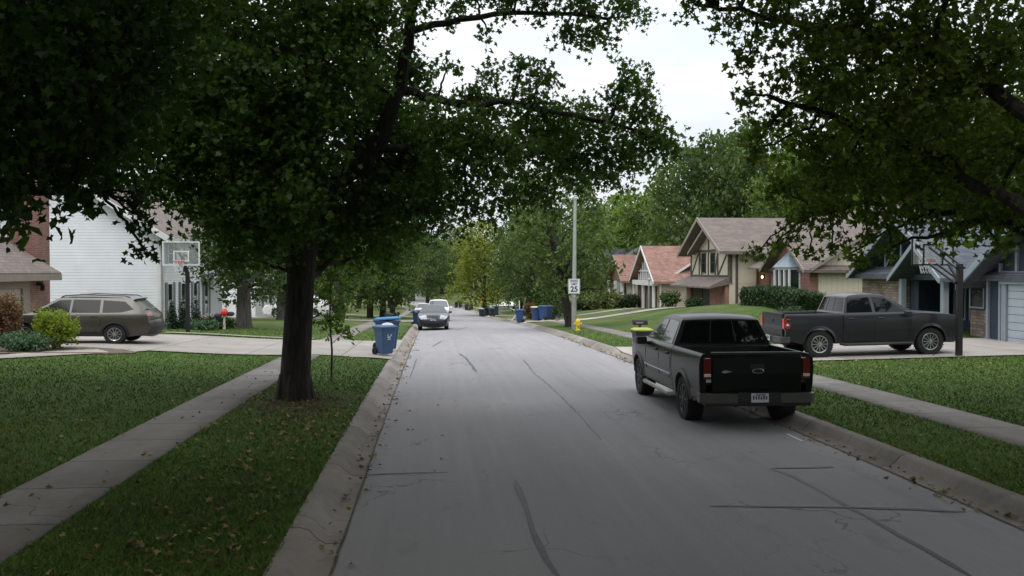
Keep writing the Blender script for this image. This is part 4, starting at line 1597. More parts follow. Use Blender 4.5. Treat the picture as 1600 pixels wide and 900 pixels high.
# ---- olive estate in the left driveway
SUV = dict(yz=([.2, .45, .6, .8, .98, 1.05, 1.5, 1.62], [.84, .90, .925, .935, .91, .87, .66, .58]), tx=[-2.5, -2.3, -1.9, 1.6, 2.1, 2.35, 2.5], ty=[.86, .93, 1, 1, .95, .86, .72],
           prof=[(-2.33, .34), (-2.43, .50), (-2.44, .66), (-2.38, .80), (-2.36, .96), (-2.27, 1.06), (-1.86, 1.50), (-1.95, 1.55), (-1.5, 1.585), (-.6, 1.61), (0, 1.60), (.42, 1.545), (1.22, 1.06), (1.35, 1.02), (1.95, .93), (2.25, .84), (2.38, .70), (2.43, .5), (2.36, .30)],
           glass=M_GLASSD, arch=.385, wr=.345, axles=(-1.36, 1.38), zb=.25, roofz=1.45, nose=2.1, tailx=-2.2, zc=[.45, .6, .8, .98, 1.05, 1.5], xc=[-2.3, -1.9, 1.6, 2.1, 2.35],
           windows=[[(.05, 1.07), (.05, 1.50), (.40, 1.485), (1.08, 1.07)], [(-.88, 1.07), (-.86, 1.50), (-.02, 1.51), (-.02, 1.07)], [(-1.92, 1.19), (-1.62, 1.45), (-.95, 1.49), (-.97, 1.07), (-1.55, 1.09)]],
           ws=((.50, 1.50), (1.17, 1.095)), rw=((-2.22, 1.12), (-1.94, 1.43)), track=.80, rim=M_ALLOY, spokes=10, tw=.23,
           seams=[[(.0, 1.05), (0, .8), (0, .6), (.02, .35)], [(-.92, 1.05), (-.94, .8), (-.9, .65), (-.72, .4)], [(1.1, 1.04), (1.12, .8), (1.05, .35)]],
           handles=[(-.72, .95), (.2, .94)], mirror=(.98, 1.06), mmat=M_BLACKP,
           ends=[('headlight', (2.28, .80), (2.37, .70), .5, .95, M_LAMP), ('grille', (2.32, .78), (2.43, .52), -.46, .46, M_BLACKP), ('taillight', (-2.37, .93), (-2.28, 1.05), .62, .99, M_RED), ('rear_bumper', (-2.35, .36), (-2.43, .62), -.97, .97, M_BLACKP), ('front_bumper', (2.42, .5), (2.37, .33), -.95, .95, M_BLACKP)],
           trims=[('sill_trim', [(-.98, .27), (-.98, .42), (.98, .42), (.98, .27)], M_BLACKP)],
           rails=[(-1.75, .60, 1.585), (-1.6, .62, 1.645), (-.3, .64, 1.68), (.25, .62, 1.64), (.38, .60, 1.58)], plate_r=(-2.45, .86))
M_OLIVE = mat('olive_paint', (.060, .056, .044), .3, .08, 2, metal=.2, spec=.45, coat=.2)
so = at(262, 530, 32.0)
ox, oy = -11.75, 31.9
oz = tz(ox, oy) + .034
suv, shs = car('estate_car', 'olive brown estate car with black roof rails parked in the left driveway', 'car', (ox, oy, oz), PI, M_OLIVE, SUV)
suv.scale = (1.02, 1, .95)
suv.rotation_euler = (0, math.atan((tz(ox + 2, oy) - tz(ox - 2, oy)) / 4), PI)
for wx in (-1.36, 1.38):
    for sd in (1, -1):
        o_, i_ = arc(wx, .345, .455, -12, 192, 16), arc(wx, .345, .375, -12, 192, 16)
        co, fs = [], []
        for (a, b), (c, d) in zip(o_, i_):
            yo = shs.y(wx, max(.3, b))
            co += [(a, sd * (yo + .006), b), (c, sd * (yo + .02), d), (c, sd * (yo - .08), d)]
        for i in range(len(o_) - 1):
            for j in (0, 1):
                fs.append((3 * i + j, 3 * i + j + 1, 3 * i + 4 + j, 3 * i + 3 + j))
        MB().add(co, fs, 0, True).build('wheel_arch', M_BLACKP, suv)

# ---- dark saloon at the left kerb, facing us
SED = dict(yz=([.2, .4, .6, .8, .92, .97, 1.38, 1.45], [.82, .88, .905, .905, .88, .84, .60, .54]), tx=[-2.45, -2.2, -1.8, 1.5, 2.0, 2.25, 2.42], ty=[.80, .92, 1, 1, .94, .86, .70],
           prof=[(-2.3, .32), (-2.4, .5), (-2.41, .72), (-2.33, .92), (-2.2, .99), (-1.7, 1.03), (-1.05, 1.36), (-.75, 1.415), (-.2, 1.43), (.2, 1.40), (1.12, .99), (1.25, .95), (1.8, .86), (2.15, .77), (2.32, .66), (2.38, .48), (2.32, .28)],
           arch=.365, wr=.325, axles=(-1.36, 1.38), zb=.22, roofz=1.3, nose=2.0, tailx=-2.15, zc=[.4, .6, .8, .92, .97, 1.38], xc=[-2.2, -1.8, 1.5, 2.0, 2.25],
           windows=[[(.0, .985), (.0, 1.35), (.22, 1.335), (.98, .985)], [(-1.0, .985), (-1.05, 1.2), (-.8, 1.345), (-.06, 1.36), (-.06, .985)]],
           ws=((.26, 1.375), (1.07, 1.012)), rw=((-1.64, 1.06), (-1.1, 1.335)), wglass=M_GLASSL, track=.77, rim=M_ALLOY,
           seams=[[(-.03, .96), (-.03, .6), (-.02, .3)], [(-1.02, .96), (-1.05, .8), (-.8, .35)], [(1.0, .95), (1.02, .6), (.98, .3)]], handles=[(-.8, .88), (.15, .86)], mirror=(.85, .97),
           ends=[('headlight', (2.06, .80), (2.33, .63), .50, .99, M_LAMP), ('grille', (2.20, .745), (2.31, .665), -.34, .34, M_BLACKP), ('bumper_intake', (2.365, .45), (2.33, .30), -.55, .55, M_UNDER), ('fog_lamp', (2.37, .46), (2.345, .36), .66, .82, M_UNDER), ('taillight', (-2.40, .72), (-2.3, .94), .55, .98, M_RED)],
           plate_f=(2.46, .55), plate_r=(-2.53, .62), spokes=10)
M_SALOON = mat('dark_saloon_paint', (.024, .025, .03), .28, .1, 2, metal=.1, spec=.4, coat=.15)
sp_ = at(677, 515, 55.2)
sz_ = float(zr(55.2)) - .03
slope = lambda Y: math.atan((float(zr(Y + 2)) - float(zr(Y - 2))) / 4)
saloon, shd = car('saloon_car', 'dark saloon parked facing us at the left kerb in front of the white van', 'car', (sp_.x, 55.2, sz_), -PI / 2, M_SALOON, SED)
saloon.rotation_euler = (0, slope(55.2), -PI / 2)
em = MB().lathe([(.05, 0), (.045, .012)], 14, 'x').build('bonnet_emblem', M_CHROME, saloon)
em.location = (2.36, 0, .71)

# ---- white van behind it
VAN = dict(yz=([.2, .45, .7, .95, 1.1, 1.2, 1.75, 1.86], [.88, .94, .965, .96, .94, .91, .76, .66]), tx=[-2.6, -2.4, 1.5, 2.0, 2.3, 2.5], ty=[.93, 1, 1, .96, .88, .74],
           prof=[(-2.45, .34), (-2.5, .6), (-2.5, 1.0), (-2.35, 1.7), (-2.2, 1.80), (-1.2, 1.87), (.2, 1.87), (.75, 1.81), (1.7, 1.18), (1.85, 1.12), (2.2, .98), (2.4, .80), (2.45, .5), (2.38, .28)],
           arch=.38, wr=.34, axles=(-1.5, 1.5), zb=.25, roofz=1.65, nose=2.1, tailx=-2.4, zc=[.45, .7, .95, 1.1, 1.2, 1.75], xc=[-2.4, 1.5, 2.0, 2.3],
           windows=[[(.3, 1.2), (.3, 1.7), (.72, 1.68), (1.5, 1.2)], [(-.9, 1.2), (-.9, 1.7), (.22, 1.7), (.22, 1.2)], [(-2.2, 1.25), (-2.1, 1.66), (-.98, 1.7), (-.98, 1.2)]],
           ws=((.83, 1.775), (1.64, 1.225)), rw=((-2.475, 1.12), (-2.36, 1.66)), wglass=mat('grey_glass', (.07, .08, .085), .05, .1, 2, spec=.9), track=.83, rim=M_ALLOY, handles=[(.15, 1.02)], mirror=(1.4, 1.15),
           ends=[('headlight', (2.22, .98), (2.40, .80), .55, .97, M_LAMP), ('grille', (2.3, .92), (2.43, .6), -.45, .45, M_BLACKP), ('taillight', (-2.5, .95), (-2.46, 1.2), .8, .98, M_RED)], plate_f=(2.56, .48))
M_WHITE = mat('white_car_paint', (.72, .72, .72), .3, .03, 2, coat=.5)
vz = float(zr(81)) - .03
vx = at(685, 500, 81).x
van, _ = car('van', 'white minivan parked behind the dark saloon at the left kerb', 'van', (vx, 81, vz), -PI / 2, M_WHITE, VAN)
van.rotation_euler = (0, slope(81), -PI / 2)

# ---- white crossover on the second left driveway and two more white cars far off
CRO = dict(SUV)
CRO['trims'] = ()
CRO['ends'] = [e for e in SUV['ends'] if e[0] not in ('rear_bumper',)] + [('fog_lamp', (2.42, .56), (2.40, .45), .62, .86, M_LAMP)]
wx_, wy_ = at(410, 497, 70.5).x + 2.43, 71.2
cro, _ = car('crossover_car', 'white crossover half hidden by the big trunk, standing in the second driveway on the left', 'car', (wx_, wy_, tz(wx_, wy_) + .034), PI, M_WHITE, CRO)
fx = at(661, 480, 95).x
c2 = copy_tree(saloon)
c2.name = 'saloon_car'
c2['label'] = 'white car peeking out behind the van on its left side'
c3 = copy_tree(saloon)
c3['label'] = 'pale car with dark windows parked under the trees behind the dark bins'
M_SILV = mat('silver_paint', (.5, .51, .52), .28, .05, 2, metal=.5, coat=.5)
for c, m, (x, y, z), rz in ((c2, M_WHITE, (fx, 97, tz(fx, 97) + .03), -PI / 2), (c3, M_SILV, (at(790, 470, 135).x, 135, tz(at(790, 470, 135).x, 135) + .03), R(165))):
    c.location = (x, y, z)
    c.rotation_euler = (0, 0, rz)
    for ch in c.children:
        if ch.name.startswith('body'):
            ch.material_slots[0].link = 'OBJECT'
            ch.material_slots[0].material = m
# ------------------------------------------------------------------ houses
M_SHING = brick_mat('brown_shingle', (.155, .125, .112), (.205, .168, .15), (.085, .07, .063), .30, .11, .008, .95, .35, .3)
M_SHORG = brick_mat('red_shingle', (.25, .122, .096), (.33, .205, .165), (.16, .088, .07), .30, .12, .008, .95, .4, .3)
M_SHGRY = brick_mat('grey_shingle', (.10, .11, .13), (.15, .16, .185), (.055, .06, .07), .30, .12, .008, .95, .35, .3)
M_SHBLU = brick_mat('blue_grey_shingle', (.07, .08, .10), (.105, .118, .14), (.06, .065, .08), .30, .12, .008, .95, .35, .3)
M_BRICK = brick_mat('red_brick', (.24, .085, .055), (.33, .13, .085), (.27, .22, .19))
M_BRICK2 = brick_mat('mottled_brick', (.14, .055, .04), (.30, .15, .11), (.23, .19, .16))
M_STONE = brick_mat('rubble_stone', (.20, .15, .115), (.37, .30, .24), (.15, .125, .105), .42, .11, .014, .95, .7, .9)
M_SIDING = lap_mat('white_lap_siding', (.74, .75, .78), .145, 'z', .8)
M_CREAM = lap_mat('cream_board', (.56, .51, .39), .3, 'u', .5)
M_STUCCO = mat('cream_stucco', (.56, .51, .40), .85, .05, 1.5, bump=.2)
M_BEIGE = lap_mat('beige_board', (.44, .37, .30), .2, 'z', .4)
M_TIMBER = mat('brown_timber', (.085, .068, .055), .8, .2, 6)
M_TRIMW = mat('white_trim', (.70, .70, .70), .5, .04, 3)
M_TRIMG = mat('blue_grey_trim', (.26, .30, .34), .6, .06, 3)
M_PANEL = lap_mat('dark_blue_board', (.028, .042, .07), .22, 'u', .5)
M_GARB = mat('pale_blue_door_paint', (.40, .46, .50), .5, .05, 2)
M_TAUPE = mat('taupe_paint', (.24, .21, .17), .6, .07, 3)
M_TAN = mat('tan_door_paint', (.37, .33, .26), .6, .05, 3)
M_DOOR = mat('dark_door', (.02, .017, .016), .5, .2, 4)
M_PANE = mat('window_pane', (.012, .017, .022), .04, .3, 1.2, spec=.7)
M_SHUT = mat('grey_shutter', (.16, .18, .20), .6, .1, 8)
M_STEP = mat('step_concrete', (.40, .37, .33), .9, .15, 4)
M_ZINC = mat('bay_roof_metal', (.27, .32, .37), .45, .12, 5, metal=.35)


class House:
    def __init__(s, name, label, base):
        s.b = Vector(base)
        s.root = thing(name, label, 'house', base)

    def p(s, name, mb, m, parent=None, bevel=0):
        o = mb.build(name, m, parent or s.root, bevel)
        o.data.transform(Matrix.Translation(-s.b))
        return o

    def roof(s, name, axis, a0, a1, c, half, ez, rz, m, th=.2, parent=None, skew=None):
        e2 = ez if skew is None else skew
        poly = [(c - half, ez), (c, rz), (c + half, e2), (c + half, e2 - th), (c, rz - th), (c - half, ez - th)]
        return s.p(name, MB().prism(poly, axis, a0, a1), m, parent)

    def window(s, face, p, c, z0, z1, w, m_frame, out=-1, parent=None, mull=1, bars=1, m_pane=None, fw=.07, name='window'):
        """face 'x': lies in plane x = p facing out*x; c is the centre in the other axis"""
        b = MB()
        a0, a1 = c - w / 2, c + w / 2
        q0, q1 = sorted((p - out * .02, p + out * .05))

        def bx(u0, u1, v0, v1, t0=q0, t1=q1):
            if face == 'x':
                b.box(t0, t1, u0, u1, v0, v1)
            else:
                b.box(u0, u1, t0, t1, v0, v1)
        bx(a0 - fw, a0, z0 - fw, z1 + fw)
        bx(a1, a1 + fw, z0 - fw, z1 + fw)
        bx(a0, a1, z0 - fw, z0)
        bx(a0, a1, z1, z1 + fw)
        for k in range(1, mull + 1):
            u = a0 + (a1 - a0) * k / (mull + 1)
            bx(u - .02, u + .02, z0, z1)
        f = s.p(name, b, m_frame, parent)
        b = MB()
        q0, q1 = sorted((p - out * .01, p + out * .012))
        bx(a0, a1, z0, z1, q0, q1)
        s.p('pane', b, m_pane or M_PANE, f)
        if bars:
            b = MB()
            q0, q1 = sorted((p + out * .013, p + out * .03))
            for k in range(1, bars + 1):
                v = z0 + (z1 - z0) * k / (bars + 1)
                bx(a0, a1, v - .018, v + .018, q0, q1)
            s.p('glazing_bar', b, m_frame, f)
        return f

    def rake(s, x0, x1, pts, w, m, name='rake_board', axis='x'):
        b = MB()
        for p, q in zip(pts[:-1], pts[1:]):
            d = Vector((q[0] - p[0], q[1] - p[1])).normalized()
            n = Vector((-d.y, d.x)) * w
            if n.y > 0:
                n = -n
            b.prism([p, q, (q[0] + n.x * 0, q[1] - w), (p[0], p[1] - w)], axis, x0, x1)
        return s.p(name, b, m)


# ---------------- the blue-grey house on the right
z0 = tz(20, 33)
h = House('gabled_house', 'blue-grey house with steep gables, stone walls and a pale garage door at the right edge', (20, 33, z0))
h.p('wall', MB().box(19.95, 29, 23.2, 32.3, z0 - .6, 2.35).box(19.95, 29, 36.9, 41.5, z0 - .6, 2.35).box(21.4, 29, 32.3, 36.9, z0 - .6, 2.35), M_PANEL)
h.roof('roof', 'y', 22.8, 41.9, 24.6, 5.35, 2.42, 5.7, M_SHBLU)
# stone walls
st = MB().box(19.72, 20.0, 37.6, 41.52, z0 - .6, 2.34)
h.p('stone_wall', st, M_STONE)
h.p('stone_cap', MB().box(19.66, 20.0, 37.55, 41.56, 2.345, 2.43), M_TRIMG)
h.p('stone_wall', MB().box(19.70, 20.0, 30.75, 31.9, z0 - .6, 1.15), M_STONE)
h.p('stone_wall', MB().box(19.98, 20.2, 31.9, 33.2, z0 - .6, 1.15), M_STONE)
# great gable with triangular lights
c, hf = 37.3, 4.35
h.p('gable_wall', MB().prism([(c - 3.9, 2.44), (c, 4.52), (c + 3.9, 2.44)], 'x', 19.85, 20.0), M_PANEL)
h.roof('gable_roof', 'x', 19.05, 24.6, c, hf, 2.38, 4.80, M_SHBLU, .16)
h.rake(18.99, 19.05, [(c - hf, 2.40), (c, 4.83), (c + hf, 2.40)], .24, M_TRIMG)
fr = MB()
for q in (-2.2, -.8, .8, 2.2):
    fr.box(19.78, 19.86, c + q - .05, c + q + .05, 2.45, 4.55 - abs(q) * .54)
fr.bar((19.82, c - .8, 2.5), (19.82, c - 2.2, 3.3), .1).bar((19.82, c + .8, 4.0), (19.82, c + 2.4, 2.5), .1)
h.p('gable_framing', fr, M_TRIMG)
h.p('gable_glazing', MB().prism([(c + .1, 2.5), (c + .1, 4.3), (c + .7, 4.0), (c + .7, 2.5)], 'x', 19.80, 19.846).prism([(c + .9, 2.5), (c + .9, 3.85), (c + 2.1, 3.2), (c + 2.1, 2.5)], 'x', 19.80, 19.846).prism([(c + 2.3, 2.5), (c + 2.3, 3.1), (c + 3.3, 2.55)], 'x', 19.80, 19.846), M_PANE)
# porch
c = 34.4
h.roof('porch_roof', 'x', 18.35, 21.3, c, 1.95, 2.30, 3.62, M_SHBLU, .14)
h.rake(18.29, 18.35, [(c - 1.95, 2.32), (c, 3.65), (c + 1.95, 2.32)], .2, M_TRIMG)
for yy in (32.85, 35.95):
    h.p('porch_post', MB().box(18.65, 18.87, yy - .11, yy + .11, z0 - .2, 2.25), M_TRIMG, None, .01)
h.p('porch_gable', MB().prism([(c - 1.7, 2.3), (c, 3.45), (c + 1.7, 2.3)], 'x', 19.3, 19.4), M_PANEL)
h.p('door', MB().box(21.33, 21.42, 33.2, 34.3, z0 + .05, 2.15), M_DOOR)
h.p('door_frame', MB().box(21.3, 21.44, 33.05, 33.19, z0 + .05, 2.2).box(21.3, 21.44, 34.31, 34.45, z0 + .05, 2.2), M_TRIMG)
for yy in (35.1, 36.2):
    h.window('x', 21.36, yy, z0 + .5, 2.1, .7, M_TRIMG, -1, mull=0, bars=0)
h.window('x', 19.95, 32.7, 1.25, 2.2, .8, M_TRIMG, -1, mull=0, bars=0)
# garage gable
c = 27.25
h.p('garage_wall', MB().prism([(c - 4.1, z0 - .5), (c - 4.1, 2.3), (c, 4.95), (c + 4.1, 2.3), (c + 4.1, z0 - .5)], 'x', 19.5, 19.94), M_PANEL)
h.roof('garage_roof', 'x', 18.75, 24.6, c, 4.75, 2.12, 5.25, M_SHBLU, .18)
h.rake(18.68, 18.75, [(c - 4.75, 2.16), (c, 5.29), (c + 4.75, 2.16)], .28, M_TRIMG)
fr = MB()
for q in (-2.6, -.9, .9, 2.4, 3.3, 4.02):
    fr.box(19.42, 19.5, c + q - .06, c + q + .06, 2.47 if abs(q) < 3 else z0, 5.0 - abs(q) * .655)
fr.box(19.425, 19.495, c - 3.55, c + 3.3, 2.47, 2.56)
h.p('gable_framing', fr, M_TRIMG)
h.p('garage_beam', MB().box(19.3, 19.5, c - 3.6, c + 3.15, 2.12, 2.46), M_TRIMG, None, .01)
h.p('garage_jamb', MB().box(19.36, 19.5, c + 2.85, c + 3.1, z0 - .2, 2.12).box(19.36, 19.5, c - 3.4, c - 3.15, z0 - .2, 2.12), M_TRIMG)
gd = MB()
for k in range(8):
    zz = z0 - .1 + k * .265
    gd.box(19.44, 19.52, c - 3.14, c + 2.84, zz, min(zz + .25, 2.11))
h.p('garage_door', gd, M_GARB, None, .006)

# ---------------- the timbered house
zA = tz(20.5, 50)
h = House('split_level_house', 'cream half-timbered split-level house with a brick gable and bay window', (20.5, 56, zA))
# near wing with cream boards, brick gable and bay
h.p('wall', MB().box(20.55, 31, 48.35, 54.3, zA - 1.2, 2.95).prism([(20.55, 2.95), (25.9, 6.35), (31, 2.95)], 'y', 48.35, 54.3).box(22.9, 31, 54.3, 63.7, zA - 1.2, 4.1), M_CREAM)
h.roof('roof', 'y', 47.95, 54.7, 25.9, 5.95, 2.72, 6.55, M_SHING)
h.roof('roof', 'y', 54.7, 63.6, 25.9, 3.7, 3.75, 6.4, M_SHING)
h.rake(47.88, 47.95, [(19.95, 2.74), (25.9, 6.57), (31.85, 2.74)], .22, M_TAUPE, axis='y')
h.p('brick_gable', MB().prism([(48.5, zA - .8), (48.5, 2.8), (51.3, 4.4), (54.1, 2.8), (54.1, zA - .8)], 'x', 20.1, 20.55).box(20.12, 22.6, 54.1, 54.3, zA - .8, 2.8), M_BRICK)
h.roof('gable_roof', 'x', 19.55, 24.5, 51.3, 3.35, 2.62, 4.72, M_SHING, .16)
h.rake(19.49, 19.55, [(47.95, 2.64), (51.3, 4.74), (54.65, 2.64)], .2, M_TAUPE)
bay = MB().prism([(20.12, 49.75), (19.62, 50.15), (19.62, 52.35), (20.12, 52.75)], 'z', .9, 1.12).prism([(20.12, 49.75), (19.62, 50.15), (19.62, 52.35), (20.12, 52.75)], 'z', 2.62, 2.75)
for q in ((19.62, 50.15), (19.62, 50.88), (19.62, 51.62), (19.62, 52.35), (20.09, 49.78), (20.09, 52.72)):
    bay.box(q[0] - .05, q[0] + .05, q[1] - .07, q[1] + .07, 1.12, 2.62)
bw = h.p('bay_window', bay, M_TRIMW)
h.p('pane', MB().prism([(20.1, 49.85), (19.66, 50.2), (19.66, 52.3), (20.1, 52.65)], 'z', 1.125, 2.615), M_PANE, bw)
v = [(19.5, 50.05, 2.755), (19.5, 52.45, 2.755), (20.1, 52.95, 2.755), (20.1, 49.55, 2.755), (20.09, 51.25, 3.75)]
h.p('bay_roof', MB().add(v, [(0, 1, 4), (1, 2, 4), (3, 0, 4), (0, 3, 2, 1), (2, 3, 4)]), M_ZINC, bw)
# recess with the front door
h.p('entry_wall', MB().box(22.8, 22.9, 60.3, 63.78, zA - 1.2, 2.6), M_BRICK)
h.p('door', MB().box(22.74, 22.8, 60.75, 61.75, zA + .1, 2.25), M_DOOR)
h.p('entry_roof', MB().prism([(21.6, 2.75), (22.88, 3.5), (22.88, 2.65), (21.6, 2.65)], 'y', 56.5, 62.9), M_SHING)
lampb = h.p('wall_lamp', MB().box(22.72, 22.86, 62.75, 62.89, 2.0, 2.3), M_BLACKP)
bl = MB().lathe([(.03, 2.03), (.065, 2.07), (.065, 2.17), (.03, 2.21)], 10, 'z', (22.64, 62.82, 0))
h.p('lamp_globe', bl, mat('lit_lamp', (1, .72, .42), .5, .02, 1, emit=6), lampb)
# two-storey wing
zL = tz(20.5, 70)
h.p('upper_wall', MB().prism([(63.8, 1.65), (63.8, 4.1), (68.65, 6.15), (73.5, 4.1), (73.5, 1.65)], 'x', 20.6, 31).box(20.62, 31, 63.82, 73.48, zL - .6, 1.7), M_STUCCO)
h.roof('main_roof', 'x', 19.7, 31.5, 68.65, 5.6, 3.92, 6.55, M_SHING, .22)
h.rake(19.63, 19.7, [(63.05, 3.95), (68.65, 6.58), (74.25, 3.95)], .3, M_TAUPE)
# small inner gable over the upstairs windows
h.roof('inner_gable_roof', 'x', 19.95, 21.5, 67.9, 4.3, 3.95, 5.75, M_SHING, .14)
h.rake(19.9, 19.95, [(63.6, 3.97), (67.9, 5.77), (72.2, 3.97)], .2, M_TAUPE)
tb = MB()
for yy in (63.86, 66.35, 68.7, 71.1, 73.42):
    tb.box(20.54, 20.6, yy - .1, yy + .1, 2.15, 4.05)
for a, b in (((63.9, 4.0), (66.3, 2.2)), ((66.4, 4.0), (67.0, 2.2)), ((71.2, 4.0), (73.3, 2.2)), ((70.9, 4.0), (70.4, 2.2))):
    tb.bar((20.565, a[0], a[1]), (20.565, b[0], b[1]), .12, .05, 0, (1, 0, 0))
tb.box(20.53, 20.6, 63.8, 73.5, 3.98, 4.14).box(20.53, 20.6, 63.8, 73.5, 2.12, 2.24)
tb.box(20.535, 20.6, 68.55, 68.75, 4.1, 6.0)
h.p('timber_framing', tb, M_TIMBER)
ts = MB()
for xx in (20.72, 21.15, 22.65, 24.3, 26.0):
    ts.box(xx - .09, xx + .09, 63.74, 63.8, zL + .35 if xx > 21 else 1.7, 4.05)
ts.box(20.6, 28, 63.74, 63.8, zL + .2, zL + .38)
h.p('timber_framing', ts, M_TIMBER)
for yy in (67.55, 69.85):
    h.window('x', 20.58, yy, 2.45, 3.85, .95, M_TIMBER, -1, mull=0, bars=1)
# skirt roof, brick and openings under it
h.p('skirt_roof', MB().prism([(20.6, 2.12), (19.1, 1.42), (19.1, 1.3), (20.6, 1.6)], 'y', 63.7, 74.4), M_SHING)
h.p('brick_pier', MB().box(20.35, 20.62, 63.84, 67.6, zL - .5, 1.58), M_BRICK)
h.p('brick_pier', MB().box(20.35, 20.62, 72.7, 73.6, zL - .5, 1.58), M_BRICK)
h.p('garage_door', MB().box(20.5, 20.6, 70.1, 72.6, zL - .3, 1.5), M_TIMBER)
h.p('opening', MB().box(20.52, 20.6, 67.7, 69.8, zL - .3, 1.5), M_DOOR)
h.p('porch_post', MB().box(19.25, 19.45, 70.0, 70.2, zL - .3, 1.45), M_TAUPE)
h.p('chimney', MB().box(28.2, 28.5, 68.2, 68.5, 6.2, 6.95), M_TRIMW)
# front steps
stp = MB()
for k in range(5):
    stp.box(20.1 + k * .5, 22.8, 61.4, 63.2, zL - .2 + (k) * .2, zL + .05 + (k + 1) * .17)
h.p('front_step', stp, M_STEP)

# ---------------- the orange-roofed house
zB = tz(20.5, 88)
h = House('gabled_house', 'house with orange-red shingle roofs and a white latticed front gable', (20.5, 92, zB))
h.p('wall', MB().box(20.55, 30, 83.85, 93.3, zB - .8, 1.75).box(21.5, 30, 93.3, 99.8, zB - .8, 1.75).box(20.9, 30, 99.8, 108, zB - .8, 1.6).prism([(84.0, 1.7), (88.6, 4.65), (93.2, 1.7)], 'x', 20.6, 29), M_BEIGE)
h.roof('roof', 'x', 19.85, 27, 88.6, 5.3, 1.55, 4.95, M_SHORG)
h.rake(19.78, 19.85, [(83.3, 1.57), (88.6, 4.98), (93.9, 1.57)], .26, M_TRIMW)
h.roof('main_roof', 'y', 84.5, 109, 27.5, 6.2, 1.75, 5.75, M_SHORG)
h.rake(84.43, 84.5, [(21.3, 1.77), (27.5, 5.78), (33.7, 1.77)], .22, M_TRIMW, axis='y')
h.roof('gable_roof', 'x', 20.1, 27, 104, 4.7, 1.4, 4.35, M_SHORG)
h.rake(20.03, 20.1, [(99.3, 1.42), (104, 4.37), (108.7, 1.42)], .2, M_TAUPE)
h.p('gable_wall', MB().prism([(100, 1.5), (104, 4.0), (108, 1.5)], 'x', 20.7, 20.9), M_BRICK)
h.p('gable_wall', MB().prism([(84.6, 1.6), (88.6, 4.3), (92.6, 1.6)], 'x', 20.45, 20.6), mat('gable_panel', (.36, .31, .28), .8, .1, 4))
lt = MB()
for k in range(9):
    yy = 85.2 + k * .85
    lt.box(20.36, 20.44, yy - .045, yy + .045, 1.7, 4.5 - abs(yy - 88.6) * .66)
lt.box(20.34, 20.44, 85.2, 92, 2.45, 2.6)
h.p('gable_lattice', lt, M_TRIMW)
h.p('porch_beam', MB().box(19.95, 20.55, 84.2, 93.0, 1.15, 1.62), M_TRIMW)
for yy in (84.4, 88.7, 92.8):
    h.p('porch_post', MB().box(20.0, 20.22, yy - .12, yy + .12, zB - .4, 1.15), M_TRIMW)
h.p('garage_door', MB().box(20.45, 20.56, 84.9, 88.3, zB - .3, 1.1).box(20.45, 20.56, 89.1, 92.5, zB - .3, 1.1), mat('brown_door', (.13, .06, .045), .6, .15, 4))
h.p('downpipe', MB().box(20.56, 20.68, 83.74, 83.85, zB - .4, 1.5), M_TRIMW)
for yy in (100.1, 103.8, 107.8):
    h.p('column', MB().box(20.2, 20.5, yy - .2, yy + .2, zB - .4, 1.4), M_TRIMW)
h.p('opening', MB().box(20.8, 20.9, 100.6, 103.3, zB - .3, 1.2), M_DOOR)
h.window('x', 20.9, 105.8, zB + .3, 1.0, 1.6, M_TRIMW, -1)

# ---------------- the grey-roofed house beyond
zC = tz(21, 122)
h = House('gabled_house', 'grey-roofed house mostly hidden by trees beyond the orange-roofed one', (21, 122, zC))
h.p('wall', MB().box(20.5, 31, 114, 134, zC - 1, 1.6), M_BEIGE)
h.roof('roof', 'y', 113.4, 134.6, 26.3, 7, 1.5, 5.9, M_SHGRY)
h.roof('gable_roof', 'x', 19.4, 26, 119, 5.6, 1.4, 5.4, M_SHGRY)
h.p('gable_wall', MB().prism([(114.4, 1.5), (119, 5.0), (123.6, 1.5)], 'x', 20.3, 20.5), M_SHUT)
for yy in (117, 121, 128):
    h.window('x', 20.5, yy, zC + .7, zC + 1.9, 1.3, M_TRIMW, -1)

# ---------------- brick house with the garage at the far left
zD = tz(-15.4, 35)
h = House('brick_house', 'brick house with taupe garage trim and a tall chimney at the left edge', (-15.4, 34, zD))
h.p('wall', MB().box(-25, -15.4, 26, 38.0, zD - .6, 2.42), M_BRICK2)
h.roof('roof', 'y', 25.5, 38.35, -20.2, 5.35, 2.50, 5.75, M_SHING)
h.p('fascia', MB().box(-14.9, -14.83, 25.5, 38.36, 2.2, 2.44), M_TAUPE)
h.p('soffit', MB().box(-15.4, -14.9, 25.5, 38.3, 2.2, 2.26), M_TAUPE)
h.p('chimney', MB().box(-16.95, -15.75, 38.4, 39.5, zD - .5, 7.4), brick_mat('dark_red_brick', (.17, .062, .045), (.24, .10, .07), (.2, .16, .14)))
h.p('garage_frame', MB().box(-15.41, -15.28, 35.9, 36.5, zD - .3, 2.2).box(-15.41, -15.28, 30.4, 35.9, 1.92, 2.2), M_TAUPE)
gd = MB()
for k in range(4):
    gd.box(-15.43, -15.36, 30.5, 35.88, zD - .1 + k * .49, zD - .1 + k * .49 + .475)
h.p('garage_door', gd, M_TAN, None, .006)
h.p('wall_lamp', MB().box(-15.38, -15.2, 37.3, 37.46, 2.0, 2.12).box(-15.24, -15.12, 37.32, 37.44, 1.8, 2.05), M_BLACKP)

